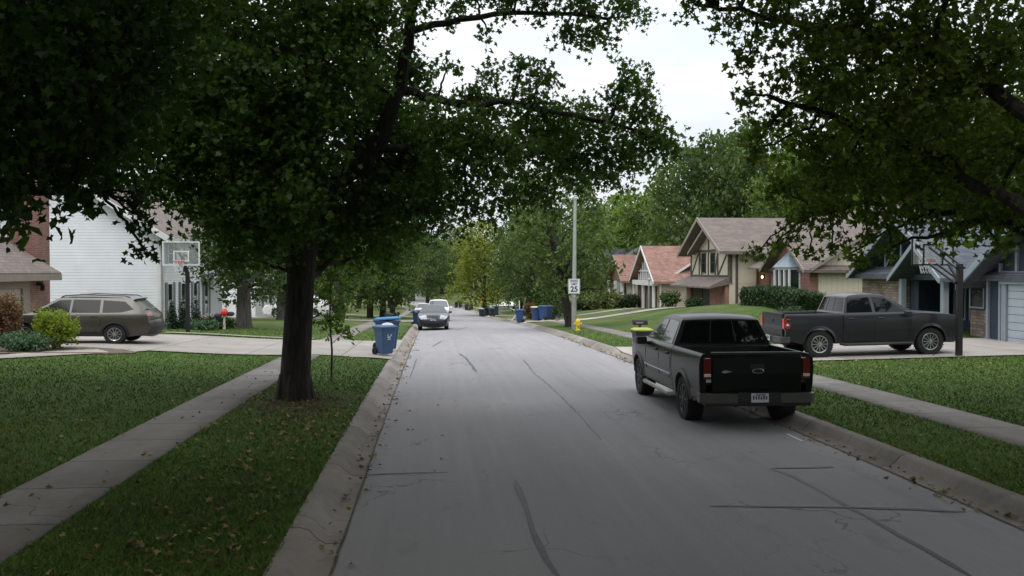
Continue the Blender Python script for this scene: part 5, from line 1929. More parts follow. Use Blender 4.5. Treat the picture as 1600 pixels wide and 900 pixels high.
# ---------------- white two-storey house on the left
zE = tz(-14, 52)
h = House('two_storey_house', 'white two-storey house with lap siding and grey shutters behind the olive car', (-14, 55, zE))
h.p('wall', MB().prism([(-14, zE - .6), (-14, 4.35), (-19.2, 7.5), (-24.4, 4.35), (-24.4, zE - .6)], 'y', 48.7, 62.5), M_SIDING)
h.roof('roof', 'y', 48.2, 63, -19.2, 5.75, 4.28, 7.85, M_SHING, .2)
h.rake(48.12, 48.2, [(-13.4, 4.30), (-19.2, 7.9), (-25, 4.30)], .32, M_TRIMW, axis='y')
h.p('gutter', MB().box(-13.44, -13.3, 48.2, 63, 4.08, 4.24), M_TRIMW)
h.p('corner_board', MB().box(-14.14, -13.97, 48.67, 48.84, zE - .4, 4.2), M_TRIMW)
h.p('downpipe', MB().box(-13.97, -13.88, 49.0, 49.1, zE - .3, 4.1).bar((-13.9, 49.05, 4.1), (-13.4, 49.05, 4.25), .08), M_TRIMW)
for yy in (50.4, 53.0, 55.6, 58.2):
    f = h.window('x', -14.0, yy, -.05, 1.85, .85, M_TRIMW, 1, mull=0, bars=1)
    h.p('shutter', MB().box(-13.99, -13.94, yy - .92, yy - .54, -.1, 1.95), M_SHUT, f)
    h.p('shutter', MB().box(-13.99, -13.94, yy + .54, yy + .92, -.1, 1.95), M_SHUT, f)
for yy in (50.6, 55.6, 59.6):
    f = h.window('x', -14.0, yy, 2.95, 4.0, .9, M_TRIMW, 1, mull=0, bars=1)
    h.p('shutter', MB().box(-13.99, -13.94, yy - .95, yy - .56, 2.9, 4.05), M_SHUT, f)
    h.p('shutter', MB().box(-13.99, -13.94, yy + .56, yy + .95, 2.9, 4.05), M_SHUT, f)
h.p('porch_canopy', MB().prism([(-14, 2.35), (-13.2, 2.12), (-13.2, 2.02), (-14, 2.1)], 'y', 56.9, 60), M_TRIMG)

# ---------------- second white house further on
zF = tz(-14.5, 82)
h = House('two_storey_house', 'second white house on the left, glimpsed behind the white crossover', (-15, 84, zF))
h.p('wall', MB().prism([(-14.6, zF - .8), (-14.6, 3.2), (-19.6, 6.2), (-24.6, 3.2), (-24.6, zF - .8)], 'y', 77, 92), M_SIDING)
h.roof('roof', 'y', 76.5, 92.5, -19.6, 5.6, 3.15, 6.5, M_SHING)
for yy in (80, 84, 88):
    h.window('x', -14.6, yy, zF + .8, zF + 2.0, 1.1, M_TRIMW, 1)
h.p('garage_door', MB().box(-21, -17, 76.93, 77.0, zF - .2, zF + 2.1), M_TRIMW)
# third one, far down the left side
zG = tz(-15, 112)
h = House('two_storey_house', 'pale far house on the left behind the three lawn trees', (-16, 114, zG))
h.p('wall', MB().box(-26, -15.5, 107, 121, zG - 1, 1.2), M_BEIGE)
h.roof('roof', 'y', 106.5, 121.5, -20.7, 5.9, 1.1, 4.4, M_SHING)
for yy in (109.5, 113.5, 118):
    h.window('x', -15.5, yy, zG + .8, zG + 2.1, 1.2, M_TRIMW, 1)
# ------------------------------------------------------------------ bins
M_BINB = mat('blue_bin_plastic', (.018, .055, .16), .45, .12, 4)
M_BINL = mat('bright_blue_bin_plastic', (.02, .19, .38), .45, .1, 4)
M_BINN = mat('navy_bin_plastic', (.014, .035, .11), .45, .12, 4)
M_BIND = mat('charcoal_bin_plastic', (.018, .022, .027), .5, .12, 4)
M_BINK = mat('near_bin_plastic', (.038, .09, .185), .5, .12, 4)
M_BINY = mat('lime_lid_plastic', (.36, .38, .035), .45, .08, 4)
M_BINP = mat('pale_lid_plastic', (.55, .5, .28), .5, .08, 4)
M_LOGO = mat('white_stencil', (.6, .64, .7), .6)


def bin_(label, loc, rz, m, m_lid=None, logo=False, lid_open=0, group='wheeled refuse bins along the kerbs', s=1.0):
    root = thing('wheeled_bin', label, 'bin', loc, rz, group)
    root.scale = (s, s, s)
    b = MB()
    lv = [(.06, .20, .205), (.10, .21, .215), (.5, .245, .25), (.88, .285, .285), (.90, .315, .315), (.955, .315, .315)]
    ring = []
    for z, hx, hy in lv:
        q = .035
        ring.append([(hx - q, -hy, z), (hx, -hy + q, z), (hx, hy - q, z), (hx - q, hy, z), (-hx + q, hy, z), (-hx, hy - q, z), (-hx, -hy + q, z), (-hx + q, -hy, z)])
    vs = [p for r in ring for p in r]
    fs = []
    for i in range(len(ring) - 1):
        for k in range(8):
            fs.append((i * 8 + k, i * 8 + (k + 1) % 8, (i + 1) * 8 + (k + 1) % 8, (i + 1) * 8 + k))
    fs += [tuple(range(8))[::-1], tuple((len(ring) - 1) * 8 + k for k in range(8))]
    b.add(vs, fs)
    b.box(-.27, -.16, -.17, .17, .06, .32)
    b.build('body', m, root, .006)
    lid = MB()
    q = .04
    a = lid_open
    lv = [(.96, .335, .33), (1.0, .33, .325), (1.045, .25, .25)]
    vs = []
    for z, hx, hy in lv:
        for x, y in [(hx - q, -hy), (hx, -hy + q), (hx, hy - q), (hx - q, hy), (-hx + q, hy), (-hx, hy - q), (-hx, -hy + q), (-hx + q, -hy)]:
            px, pz = x + .33, z - .96
            vs.append((-.33 + px * math.cos(a) - pz * math.sin(a), y, .96 + px * math.sin(a) + pz * math.cos(a)))
    fs = [(i * 8 + k, i * 8 + (k + 1) % 8, (i + 1) * 8 + (k + 1) % 8, (i + 1) * 8 + k) for i in range(2) for k in range(8)]
    fs += [tuple(range(8))[::-1], tuple(16 + k for k in range(8))]
    lid.add(vs, fs)
    lid.build('lid', m_lid or m, root, .006)
    MB().tube([(-.31, -.24, .90), (-.40, -.24, .94), (-.40, .24, .94), (-.31, .24, .90)], .017, 6).build('handle', m, root)
    for sd in (1, -1):
        w = MB().lathe([(.06, -.03), (.13, -.03), (.14, -.015), (.14, .015), (.13, .03), (.06, .03)], 16, 'y').lathe([(.075, -.034), (.02, -.034), (.02, .034), (.075, .034)], 12, 'y').build('wheel', M_TYRE, root)
        w.location = (-.25, sd * .245, .14)
    if logo:
        d = MB()
        for k in range(3):
            t = k * 2 * PI / 3 + PI / 2
            for dt in (-.5, .5):
                pass
            p0 = Vector((.262, math.cos(t - .85) * .075, .70 + math.sin(t - .85) * .075))
            p1 = Vector((.262, math.cos(t + .55) * .075, .70 + math.sin(t + .55) * .075))
            d.bar(p0, p1, .028, .012, 0, (1, 0, 0))
            pa = Vector((.262, math.cos(t + .95) * .085, .70 + math.sin(t + .95) * .085))
            n = (p1 - p0).normalized()
            d.add([p1 + n.cross(Vector((1, 0, 0))) * .035, p1 - n.cross(Vector((1, 0, 0))) * .035, p1 + n * .05,
                   p1 + n.cross(Vector((1, 0, 0))) * .035 + Vector((.01, 0, 0)), p1 - n.cross(Vector((1, 0, 0))) * .035 + Vector((.01, 0, 0)), p1 + n * .05 + Vector((.01, 0, 0))],
                  [(0, 1, 2), (5, 4, 3), (0, 3, 4, 1), (1, 4, 5, 2), (2, 5, 3, 0)])
        d.box(.243, .258, -.065, .065, .55, .575).box(.25, .262, -.05, .05, .60, .615)
        o = d.build('recycling_emblem', M_LOGO, root)
        o.rotation_euler = (0, 0, 0)
    return root


def ground_at(px, Y, dx=0):
    p = at(px, 500, Y)
    x = p.x + dx
    u = x - float(cx(Y))
    z = float(road_z(x, Y)) if abs(u) < HALF else (float(zr(Y)) if abs(u) < CURB else tz(x, Y))
    for s, a, b, xe in DRIVES:
        if a - .5 < Y < b + .5 and u * s > CURB:
            z += .035
    return (x, Y, z)


GB = 'wheeled refuse bins along the kerbs'
bin_('near blue bin with a white recycling mark at the left kerb by the sapling', ground_at(601, 30.4), R(-52), M_BINK, M_BINK, True, s=.94)
b2 = bin_('bin with a bright blue lid behind the near blue bin at the left kerb', ground_at(605, 32.5), R(-40), M_BINB, M_BINL, lid_open=.08, s=1.1)
wb = MB()
wb.lathe([(.02, 0), (.16, .02), (.19, .12), (.13, .22), (.03, .27)], 10)
wbo = wb.build('bag', mat('white_bag', (.55, .55, .62), .4, .1, 6), None)
wbo.location = Vector(ground_at(603, 31.7)) + Vector((0, 0, .78))
wbo.scale = (1.1, .8, .5)
tag(wbo, 'white plastic bag lying between the two bins at the left kerb', 'bag')
# the bag sits on a third low bin's open top
wbo.location = Vector(ground_at(602, 30.4)) + Vector((.06, .12, .92))
proto = bin_('blue bin at the left kerb beside the dark saloon, first of two', ground_at(652, 62.5), R(-10), M_BINN)
bd = bin_('first of the dark bins grouped on the right verge, white lid raised', ground_at(752, 118), R(160), M_BIND, mat('white_lid_plastic', (.6, .62, .64), .5, .05, 4), lid_open=.2)


def bcopy(src, label, loc, rz, mb=None, ml=None, s=1.0):
    c = copy_tree(src)
    c['label'] = label
    c.location = loc
    c.rotation_euler = (0, 0, rz)
    c.scale = (s, s, s)
    for ch in c.children:
        k = ch.name.split('.')[0]
        if k in ('body', 'handle') and mb or (k == 'lid' and (ml or mb)):
            ch.material_slots[0].link = 'OBJECT'
            ch.material_slots[0].material = (ml or mb) if k == 'lid' else mb
    return c


bcopy(proto, 'second blue bin at the left kerb, further behind the saloon', ground_at(657, 66), R(20))
bcopy(proto, 'single blue bin standing apart in the right gutter', ground_at(812, 69), R(170), M_BINB)
bcopy(proto, 'blue bin with a pale yellowish lid at the right driveway', ground_at(837, 68.5), R(190), M_BINB, M_BINP, 1.03)
bcopy(proto, 'blue bin touching the pale-lidded one on the right driveway', ground_at(848, 68.2), R(165), M_BINB, None, 1.05)
bcopy(proto, 'darker blue bin behind the pair on the right driveway', ground_at(856, 70.4), R(200), M_BINN, None, 1.08)
for i, (px, Y, lab) in enumerate([(759, 116, 'dark bin right of the white-lidded one in the right verge group'), (768, 112, 'front bin of the dark group on the right verge, with a white mark'),
                                  (775, 115, 'teal-black bin at the right end of the dark group on the verge'), (763, 121, 'dark bin at the back of the group on the right verge'),
                                  (729, 158, 'left one of two dark bins near the far bend'), (736, 156, 'right one of two dark bins near the far bend'), (713, 176, 'left dark bin at the far end of the street'), (719, 175, 'right dark bin at the far end of the street')]):
    bcopy(bd, lab, ground_at(px, Y), random.uniform(0, 6), M_BIND if i != 2 else mat('teal_bin_plastic', (.012, .05, .07), .5), M_BIND if i not in (1,) else mat('blue_grey_lid', (.09, .13, .17), .5), 1.0)
# a lime-lidded bin in front of the black pickup
bin_('dark bin with a lime green lid at the right kerb ahead of the black pickup', ground_at(1003, 28.6), R(95), M_BIND, M_BINY, group=GB, s=.9)
# small mailbox beyond it
# fallen dark bin
fb = bin_('dark bin tipped over on the second left driveway', ground_at(622, 70.0), R(30), M_BIND)
fb.rotation_euler = (0, R(90), R(150))
fb.location.z += .30

# ------------------------------------------------------------------ pole, sign, hydrant
M_POLE = mat('galvanised_pole', (.36, .40, .38), .5, .1, 3, metal=.3)
M_POLEB = mat('worn_pole_base', (.26, .25, .24), .8, .2, 6)
p = at(897, 517, 48.4)
pz = tz(p.x, 48.4)
root = thing('utility_pole', 'tall bare grey metal pole on the right verge carrying the speed limit sign', 'pole', (p.x, 48.4, pz - .05))
MB().tube([(0, 0, -.2), (0, 0, 1.8), (.02, 0, 4), (.05, 0, 6.85)], [.125, .118, .1, .075], 14).build('pole', M_POLE, root)
MB().tube([(0, 0, 0), (0, 0, 1.75)], [.135, .127], 14).build('sleeve', M_POLEB, root)
MB().tube([(.05, 0, 6.85), (.05, 0, 6.95), (.05, 0, 7.0)], [.10, .10, .02], 10).bar((.05, 0, 6.8), (-.12, -.05, 6.92), .05).build('cap', M_POLE, root)
sgn = thing('road_sign', 'white rectangular speed limit sign reading 25 fixed to the tall pole', 'sign', (p.x - .02, 48.25, pz + 1.86))
bm = MB().box(-.31, .31, -.012, .012, 0, .78)
so_ = bm.build('panel', mat('sign_white', (.74, .75, .76), .45, .03, 3), sgn, .01)
bd_ = MB()
t = .014
bd_.box(-.29, .29, -.016, -.0125, .02, .02 + t).box(-.29, .29, -.016, -.0125, .76 - t, .76).box(-.29, -.29 + t, -.016, -.0125, .02 + t, .76 - t).box(.29 - t, .29, -.016, -.0125, .02 + t, .76 - t)
bd_.build('border', M_INK, so_)


def text(parent, s, size, x, z, y, m, name='lettering', bold=.0, ex=.002):
    c = bpy.data.curves.new(name, 'FONT')
    c.body = s
    c.size = size
    c.align_x = 'CENTER'
    c.align_y = 'CENTER'
    c.extrude = ex
    c.offset = bold
    o = bpy.data.objects.new(name, c)
    COL.objects.link(o)
    c.materials.append(m)
    o.parent = parent
    o.location = (x, y, z)
    o.rotation_euler = (PI / 2, 0, 0)
    bpy.context.view_layer.update()
    me = bpy.data.meshes.new_from_object(o.evaluated_get(bpy.context.evaluated_depsgraph_get()))
    if not me.materials:
        me.materials.append(m)
    w = link(name, me, parent)
    w.location = o.location
    w.rotation_euler = o.rotation_euler
    bpy.data.objects.remove(o)
    return w


text(so_, 'SPEED', .155, 0, .66, -.016, M_INK, bold=.003)
text(so_, 'LIMIT', .155, 0, .51, -.016, M_INK, bold=.003)
text(so_, '25', .40, 0, .24, -.016, M_INK, bold=.012)
MB().box(-.04, .04, .0125, .05, .1, .14).box(-.04, .04, .0125, .05, .62, .66).build('bracket', M_POLE, so_)

hp = ground_at(903, 46.6)
hy = thing('fire_hydrant', 'yellow fire hydrant on the right verge beside the tall pole', 'hydrant', hp)
M_HYD = mat('hydrant_yellow', (.66, .50, .035), .5, .08, 5)
MB().lathe([(.14, 0), (.14, .04), (.10, .05), (.095, .12), (.105, .13), (.105, .40), (.13, .41), (.13, .45)], 16).build('barrel', M_HYD, hy)
MB().lathe([(.125, .45), (.12, .50), (.085, .56), (.035, .59), (.03, .64), (.01, .65)], 16).build('bonnet', M_HYD, hy)
for sd in (1, -1):
    MB().lathe([(.05, .09), (.05, .15), (.06, .15), (.06, .18), (.02, .19)], 10, 'x').build('nozzle', M_HYD, hy).location = (0, 0, .34)
    hy.children[-1].rotation_euler = (0, 0, 0 if sd > 0 else PI)
MB().lathe([(.065, -.09), (.065, -.16), (.075, -.16), (.075, -.19), (.02, -.2)], 10, 'y').build('nozzle', M_HYD, hy).location = (0, 0, .32)

dpx = ground_at(752, 139)
dg = thing('road_sign', 'yellow diamond warning sign on a post at the far bend', 'sign', dpx)
MB().box(-.03, .03, -.03, .03, 0, 2.0).build('post', M_POLE, dg)
MB().prism([(0, 1.35), (.46, 1.81), (0, 2.27), (-.46, 1.81)], 'y', -.06, -.035).build('panel', mat('sign_yellow', (.72, .36, .02), .5, .05, 3), dg)
MB().prism([(.0, 1.47), (.34, 1.81), (0, 2.15), (-.34, 1.81)], 'y', -.063, -.0605).build('inner_panel', mat('sign_yellow_inner', (.78, .42, .03), .5, .05, 3), dg)

# mailbox beyond the black pickup's hood
mp = ground_at(1003, 26.3)
mb_ = thing('mailbox', 'black curbside mailbox on a post just beyond the lime-lidded bin', 'mailbox', (7.3, 26.6, tz(7.3, 26.6)))
mx = at(1000, 504, 32.4)
mb_.location = (mx.x, 32.4, tz(mx.x, 32.4))
hh = mx.z - mb_.location.z
MB().box(-.04, .04, -.04, .04, -.1, hh - .08).build('post', M_TIMBER, mb_)
b = MB()
pr = [(-.22, -.08), (.22, -.08), (.22, .04)] + [(.22 * math.cos(R(a)) if 0 else .22 - .0, .04) for a in ()]
b.prism([(-.1, hh - .08), (.1, hh - .08), (.1, hh + .03), (.08, hh + .08), (.04, hh + .105), (-.04, hh + .105), (-.08, hh + .08), (-.1, hh + .03)], 'x', -.26, .26)
mo = b.build('box', M_BLACKP, mb_, .008)
MB().box(-.16, .10, -.106, -.101, hh - .02, hh + .02).build('number_strip', M_STEEL, mo)

# ------------------------------------------------------------------ basketball hoops
M_RIM = mat('rim_red', (.5, .06, .03), .45)
M_POLED = mat('hoop_pole_black', (.014, .014, .017), .45, .15, 5)
M_BBW = mat('board_white', (.66, .68, .68), .4)
mclear = bpy.data.materials.new('clear_acrylic')
tt = NT(mclear)
tt.b.inputs['Base Color'].default_value = (.5, .55, .55, 1)
tt.b.inputs['Roughness'].default_value = .05
trn = tt.n('ShaderNodeBsdfTransparent')
msx = tt.n('ShaderNodeMixShader')
msx.inputs[0].default_value = .2
tt.l(trn.outputs[0], msx.inputs[1])
tt.l(tt.b.outputs[0], msx.inputs[2])
tt.l(msx.outputs[0], [o for o in tt.t.nodes if o.type == 'OUTPUT_MATERIAL'][0].inputs['Surface'])


def net(parent, y, z, r=.22):
    n = MB()
    for k in range(12):
        for d in (1, -1):
            a, b = 2 * PI * k / 12, 2 * PI * (k + d * 1.5) / 12
            n.tube([(math.cos(a) * r, y + math.sin(a) * r, z), (math.cos((a + b) / 2) * r * .8, y + math.sin((a + b) / 2) * r * .8, z - .2), (math.cos(b) * r * .6, y + math.sin(b) * r * .6, z - .4)], .008, 4)
    return n.build('net', M_BBW, parent)


hx, hy_ = at(293, 527, 39.6).x, 39.6
hz0 = tz(hx, hy_)
hp1 = thing('basketball_hoop', 'basketball hoop with a clear white-edged board at the left driveway', 'basketball hoop', (hx, hy_, hz0))
bz0 = at(285, 415, 38.6).z - hz0
bz1 = at(285, 377, 38.6).z - hz0
MB().bar((0, 0, -.1), (0, 0, bz0 - .25), .15, .15).bar((0, 0, bz0 - .3), (-.12, -.35, bz0 + .35), .11, .13).bar((.1, .05, bz0 - .7), (-.1, -.45, bz0 + .05), .07).build('pole', M_POLED, hp1, .01)
bw_ = .74
yb = -.95
MB().bar((-.1, -.3, bz0 + .25), (-.1, yb + .05, bz0 + .55), .07).bar((-.1, -.3, bz0 - .05), (-.1, yb + .05, bz0 + .12), .07).build('arm', M_POLED, hp1)
fr = MB().box(-bw_, bw_, yb - .02, yb + .02, bz0, bz0 + .05).box(-bw_, bw_, yb - .02, yb + .02, bz1 - .05, bz1).box(-bw_, -bw_ + .05, yb - .02, yb + .02, bz0 + .05, bz1 - .05).box(bw_ - .05, bw_, yb - .02, yb + .02, bz0 + .05, bz1 - .05)
fo = fr.build('board_frame', M_BBW, hp1)
MB().box(-bw_ + .05, bw_ - .05, yb - .006, yb + .006, bz0 + .05, bz1 - .05).build('backboard', mclear, hp1)
sq = MB()
s0, s1 = bz0 + .16, bz0 + .60
sq.box(-.31, .31, yb - .011, yb - .0065, s0, s0 + .05).box(-.31, .31, yb - .011, yb - .0065, s1 - .05, s1).box(-.31, -.26, yb - .011, yb - .0065, s0 + .05, s1 - .05).box(.26, .31, yb - .011, yb - .0065, s0 + .05, s1 - .05)
sq.build('target_square', M_BBW, hp1)
rm = MB().tube([(math.cos(2 * PI * k / 20) * .225, yb - .36 + math.sin(2 * PI * k / 20) * .225, bz0 + .17) for k in range(21)], .014, 6, cap=False).box(-.1, .1, yb - .16, yb - .012, bz0 + .10, bz0 + .19).build('rim', M_RIM, hp1)
net(hp1, yb - .36, bz0 + .16)

hx, hy_ = at(1504, 563, 25.15).x, 25.3
hz0 = tz(hx, hy_) + .03
hp2 = thing('basketball_hoop', 'basketball hoop seen from behind, black pole beside the right driveway', 'basketball hoop', (hx, hy_, hz0))
yb = 1.45
b0 = at(1465, 415, hy_ + yb).z - hz0
b1 = at(1465, 369, hy_ + yb).z - hz0
pt = at(1504, 412, hy_).z - hz0
MB().bar((0, 0, -.1), (0, 0, pt), .15, .15).build('pole', M_POLED, hp2, .01)
ar_ = MB()
for sd in (-.12, .12):
    ar_.bar((sd, -.05, pt - .12), (sd, yb - .03, b0 + .55), .05, .06).bar((sd, .0, pt - .55), (sd, yb - .03, b0 + .05), .05, .06)
ar_.bar((0, .03, pt - .5), (0, .6, pt - .0), .06)
ar_.box(-.3, .3, yb - .04, yb - .02, b0 + .0, b0 + .05).box(-.3, .3, yb - .04, yb - .02, b0 + .6, b0 + .65).box(-.32, -.27, yb - .04, yb - .02, b0, b0 + .65).box(.27, .32, yb - .04, yb - .02, b0, b0 + .65)
ar_.build('arm', M_POLED, hp2)
w2 = .66
MB().box(-w2, w2, yb - .02, yb + .02, b0, b0 + .045).box(-w2, w2, yb - .02, yb + .02, b1 - .045, b1).box(-w2, -w2 + .045, yb - .02, yb + .02, b0 + .045, b1 - .045).box(w2 - .045, w2, yb - .02, yb + .02, b0 + .045, b1 - .045).build('board_frame', M_POLED, hp2)
MB().box(-w2 + .045, w2 - .045, yb - .006, yb + .006, b0 + .045, b1 - .045).build('backboard', mclear, hp2)
MB().tube([(math.cos(2 * PI * k / 20) * .225, yb + .38 + math.sin(2 * PI * k / 20) * .225, b0 + .17) for k in range(21)], .014, 6, cap=False).box(-.1, .1, yb + .012, yb + .17, b0 + .10, b0 + .19).build('rim', M_RIM, hp2)
net(hp2, yb + .38, b0 + .16)

# ------------------------------------------------------------------ shrubs, hedge, flowers
def shrub(name, label, cat, loc, r, h, leaf, m, dens=1.0, cone=False, up=.2, group=None, stems=True, n=None):
    root = thing(name, label, cat, loc, 0, group)
    lb = []
    nn = n or max(7, int(9 * r / max(.2, h * .3)))
    if cone:
        for k in range(9):
            f = k / 9
            lb.append(((0, 0, h * (f * .92 + .06)), (r * (1 - f) ** .7, r * (1 - f) ** .7, h * .12)))
    else:
        for k in range(nn):
            a = k * 2.4
            q = r * .62 * math.sqrt((k + .5) / nn)
            lb.append(((math.cos(a) * q, math.sin(a) * q, h * random.uniform(.42, .6)), (r * .42, r * .42, h * .42)))
    P, _ = sprays(lb, leaf, dens, leaf * 2.5, per=8)
    P = P[P[:, 2] > .02]
    if stems:
        w = MB()
        for k in range(5):
            a = k * 1.3
            w.tube([(0, 0, -.05), (math.cos(a) * r * .2, math.sin(a) * r * .2, h * .35), (math.cos(a) * r * .4, math.sin(a) * r * .4, h * .7)], [.02, .014, .006], 5)
        w.build('stem', M_BARK2, root)
    crown_obj('foliage', P, leaf, OVAL, m, root, up)
    return root


M_THUJA = leaf_mat('thuja_leaf', (.012, .03, .014), (.035, .07, .03), .15)
M_LIME = leaf_mat('lime_juniper_leaf', (.16, .21, .02), (.34, .40, .06), .35)
M_HEDGE = leaf_mat('hedge_leaf', (.012, .03, .01), (.05, .09, .03), .25)
M_HOSTA = leaf_mat('hosta_leaf', (.05, .10, .06), (.14, .22, .13), .3)
M_PINKF = leaf_mat('red_white_petal', (.5, .03, .03), (.75, .55, .5), .2)
M_ORN = leaf_mat('tall_grass_blade', (.08, .11, .035), (.19, .2, .08), .3)


def gr(px, Y, dz=0):
    p_ = at(px, 500, Y)
    return (p_.x, Y, tz(p_.x, Y) + dz)


for px, lab in ((268, 'left'), (286, 'middle'), (305, 'right')):
    shrub('conifer_shrub', '%s one of three small upright dark evergreens in front of the white house' % lab, 'shrub', gr(px, 42.5 + (px - 268) * .01), .36, 1.35, .07, M_THUJA, 1.4, True, group='upright evergreens in front of the white house')
shrub('juniper_shrub', 'bright lime yellow shrub in the bed in front of the olive car', 'shrub', gr(84, 28.6), .72, 1.25, .075, M_LIME, 1.2, n=12)
shrub('juniper_shrub', 'low grey-green spreading shrub left of the lime yellow one', 'shrub', gr(35, 27.6), .85, .62, .075, M_HOSTA, 1.1, n=12)
shrub('barberry_shrub', 'rusty red-brown shrub beside the garage door at the left edge', 'shrub', gr(4, 30.0), .65, 1.75, .07, M_LEAFBR, 1.2, n=12)
# planting bed
bd_ = []
for k in range(24):
    a = 2 * PI * k / 24
    p_ = gr(45, 28.0)
    bd_.append((p_[0] + math.cos(a) * 3.0, 28.0 + math.sin(a) * 1.35))
bm_ = MB()
cz = tz(*gr(45, 28.0)[:2]) + .045
bm_.add([(x, y, tz(x, y) + .025) for x, y in bd_] + [(x * .96 + gr(45, 28)[0] * .04, y * .93 + 28 * .07, tz(x, y) + .05) for x, y in bd_], [(i, (i + 1) % 24, 24 + (i + 1) % 24, 24 + i) for i in range(24)] + [tuple(range(24, 48))])
o = bm_.build('planting_bed', M_BED)
o['kind'] = 'structure'
# hedge before the brick gable
hroot = thing('hedge', 'clipped dark green hedge below the bay window of the brick gable', 'hedge', (18.2, 48, tz(18.2, 48)))
hr = at(1170, 470, 54).x
lb = []
y0, y1 = 43.8, 52.2
P = []
nH = 9000
for k in range(nH):
    q = random.random()
    Yh = y0 + (y1 - y0) * random.random()
    f_ = random.random()
    face = random.choice('tttssse')
    xx = random.uniform(-.65, .65)
    zz = random.uniform(0, .9)
    if face == 't':
        zz = .9 + random.gauss(0, .05)
    elif face == 's':
        xx = -.65 + random.gauss(0, .06)
    else:
        Yh = y0 + abs(random.gauss(0, .08))
    X_ = 18.2 + xx
    P.append((X_, Yh, tz(X_, Yh) + zz))
P = np.array(P) - np.array(hroot.location)
crown_obj('foliage', P, .12, OVAL, M_HEDGE, hroot, .3)
w = MB()
for k in range(6):
    Yh = y0 + .8 + k * 1.4
    z_ = tz(18.2, Yh)
    w.tube([Vector((18.2, Yh, z_ - .1)) - hroot.location, Vector((18.25, Yh + .1, z_ + .75)) - hroot.location], [.05, .03], 6)
w.build('stem', M_BARK2, hroot)
shrub('shrub', 'rounded dark shrub at the foot of the clipped hedge', 'shrub', gr(1236, 42.6), .6, .5, .1, M_HEDGE, 1.1)
shrub('shrub', 'pale grey-green shrub at the corner of the cream board wall', 'shrub', gr(1272, 46.6), .8, .8, .09, M_HOSTA, .9)
shrub('shrub', 'spiky dark shrub in front of the beige wall of the orange-roofed house', 'shrub', gr(1046, 79.5), .95, 1.5, .2, M_LEAFD, .8)
shrub('shrub', 'low shrub at the brick base of the timbered house', 'shrub', gr(1085, 63.8), .7, .6, .12, M_HEDGE, 1)
shrub('shrub', 'rounded clipped shrub, left of a pair before the orange-roofed house', 'shrub', gr(972, 94), .9, 1.3, .13, M_HEDGE, 1.2, group='clipped shrubs before the orange-roofed house')
shrub('shrub', 'rounded clipped shrub, right of a pair before the orange-roofed house', 'shrub', gr(986, 92), 1.05, 1.5, .13, M_HEDGE, 1.2, group='clipped shrubs before the orange-roofed house')
shrub('ornamental_grass', 'tall yellowish ornamental grass clump on the lawn behind the pole', 'grass', gr(945, 93), 2.3, 1.7, .25, M_ORN, .8, up=-.1, stems=False)
shrub('shrub', 'dark green spreading bush behind the blue bins on the right', 'shrub', gr(852, 79), 1.9, 2.0, .2, M_LEAFD, 1.1)
shrub('shrub', 'low bush at the foot of the trees behind the speed limit pole', 'shrub', gr(912, 96), 1.5, 1.2, .18, M_HEDGE, 1)
shrub('shrub', 'rusty-brown leaved bush beside the blue bins on the right', 'shrub', gr(829, 74.5), .62, 1.55, .12, M_LEAFBR, 1.2)
shrub('flower_clump', 'pale green leafy flower clump at the foot of the left basketball hoop', 'plant', gr(317, 42.3), .75, .42, .1, M_HOSTA, 1, stems=False)
shrub('flower_clump', 'dark leafy clump beside the trunk of the lawn tree on the left', 'plant', gr(338, 44), .9, .5, .1, M_HEDGE, 1, stems=False)
shrub('flower_clump', 'red and white flowers in front of the white house', 'flowers', gr(323, 46), .55, .45, .09, M_PINKF, 1, stems=False)
# red ball ornament with dark wings on a pale post
op = gr(350, 43.2)
orn = thing('garden_ornament', 'red ball garden ornament with dark wings on a pale post by the lawn tree', 'ornament', op)
MB().tube([(0, 0, -.05), (0, 0, .35), (.01, 0, .62)], [.07, .05, .05], 8).build('post', mat('pale_stake', (.5, .44, .36), .8), orn)
MB().lathe([(.01, .60), (.12, .64), (.17, .74), (.16, .84), (.1, .92), (.01, .95)], 16).build('ball', mat('ornament_red', (.62, .04, .025), .4), orn)
for sd in (1, -1):
    w = MB().lathe([(.005, -.02), (.13, -.012), (.15, 0), (.13, .012), (.005, .02)], 14, 'y')
    o = w.build('wing', mat('ornament_dark', (.04, .03, .06), .5), orn)
    o.location = (sd * .28, 0, .66 + (.05 if sd > 0 else -.03))
    o.scale = (1.25, 1, .75)
# grey garden post, white stake frame
gp_ = gr(1014, 72)
MBp = MB().tube([(0, 0, -.1), (0, 0, 2.2)], .045, 8).lathe([(.09, 2.2), (.13, 2.24), (.13, 2.32), (.03, 2.42)], 10)
o = MBp.build('garden_post', M_POLE)
o.location = gp_
tag(o, 'thin grey lamp post on the lawn before the orange-roofed house', 'post')
wp = gr(807, 76)
fr = MB()
fr.bar((-.35, 0, 0), (.25, 0, .9), .07).bar((.25, 0, .9), (.22, 0, 1.6), .07).bar((-.1, 0, .42), (.5, 0, .75), .07).bar((-.5, 0, .95), (.1, .05, .7), .06)
o = fr.build('yard_frame', M_TRIMW)
o.location = wp
tag(o, 'white angled timber frame on the verge behind the single blue bin', 'frame')
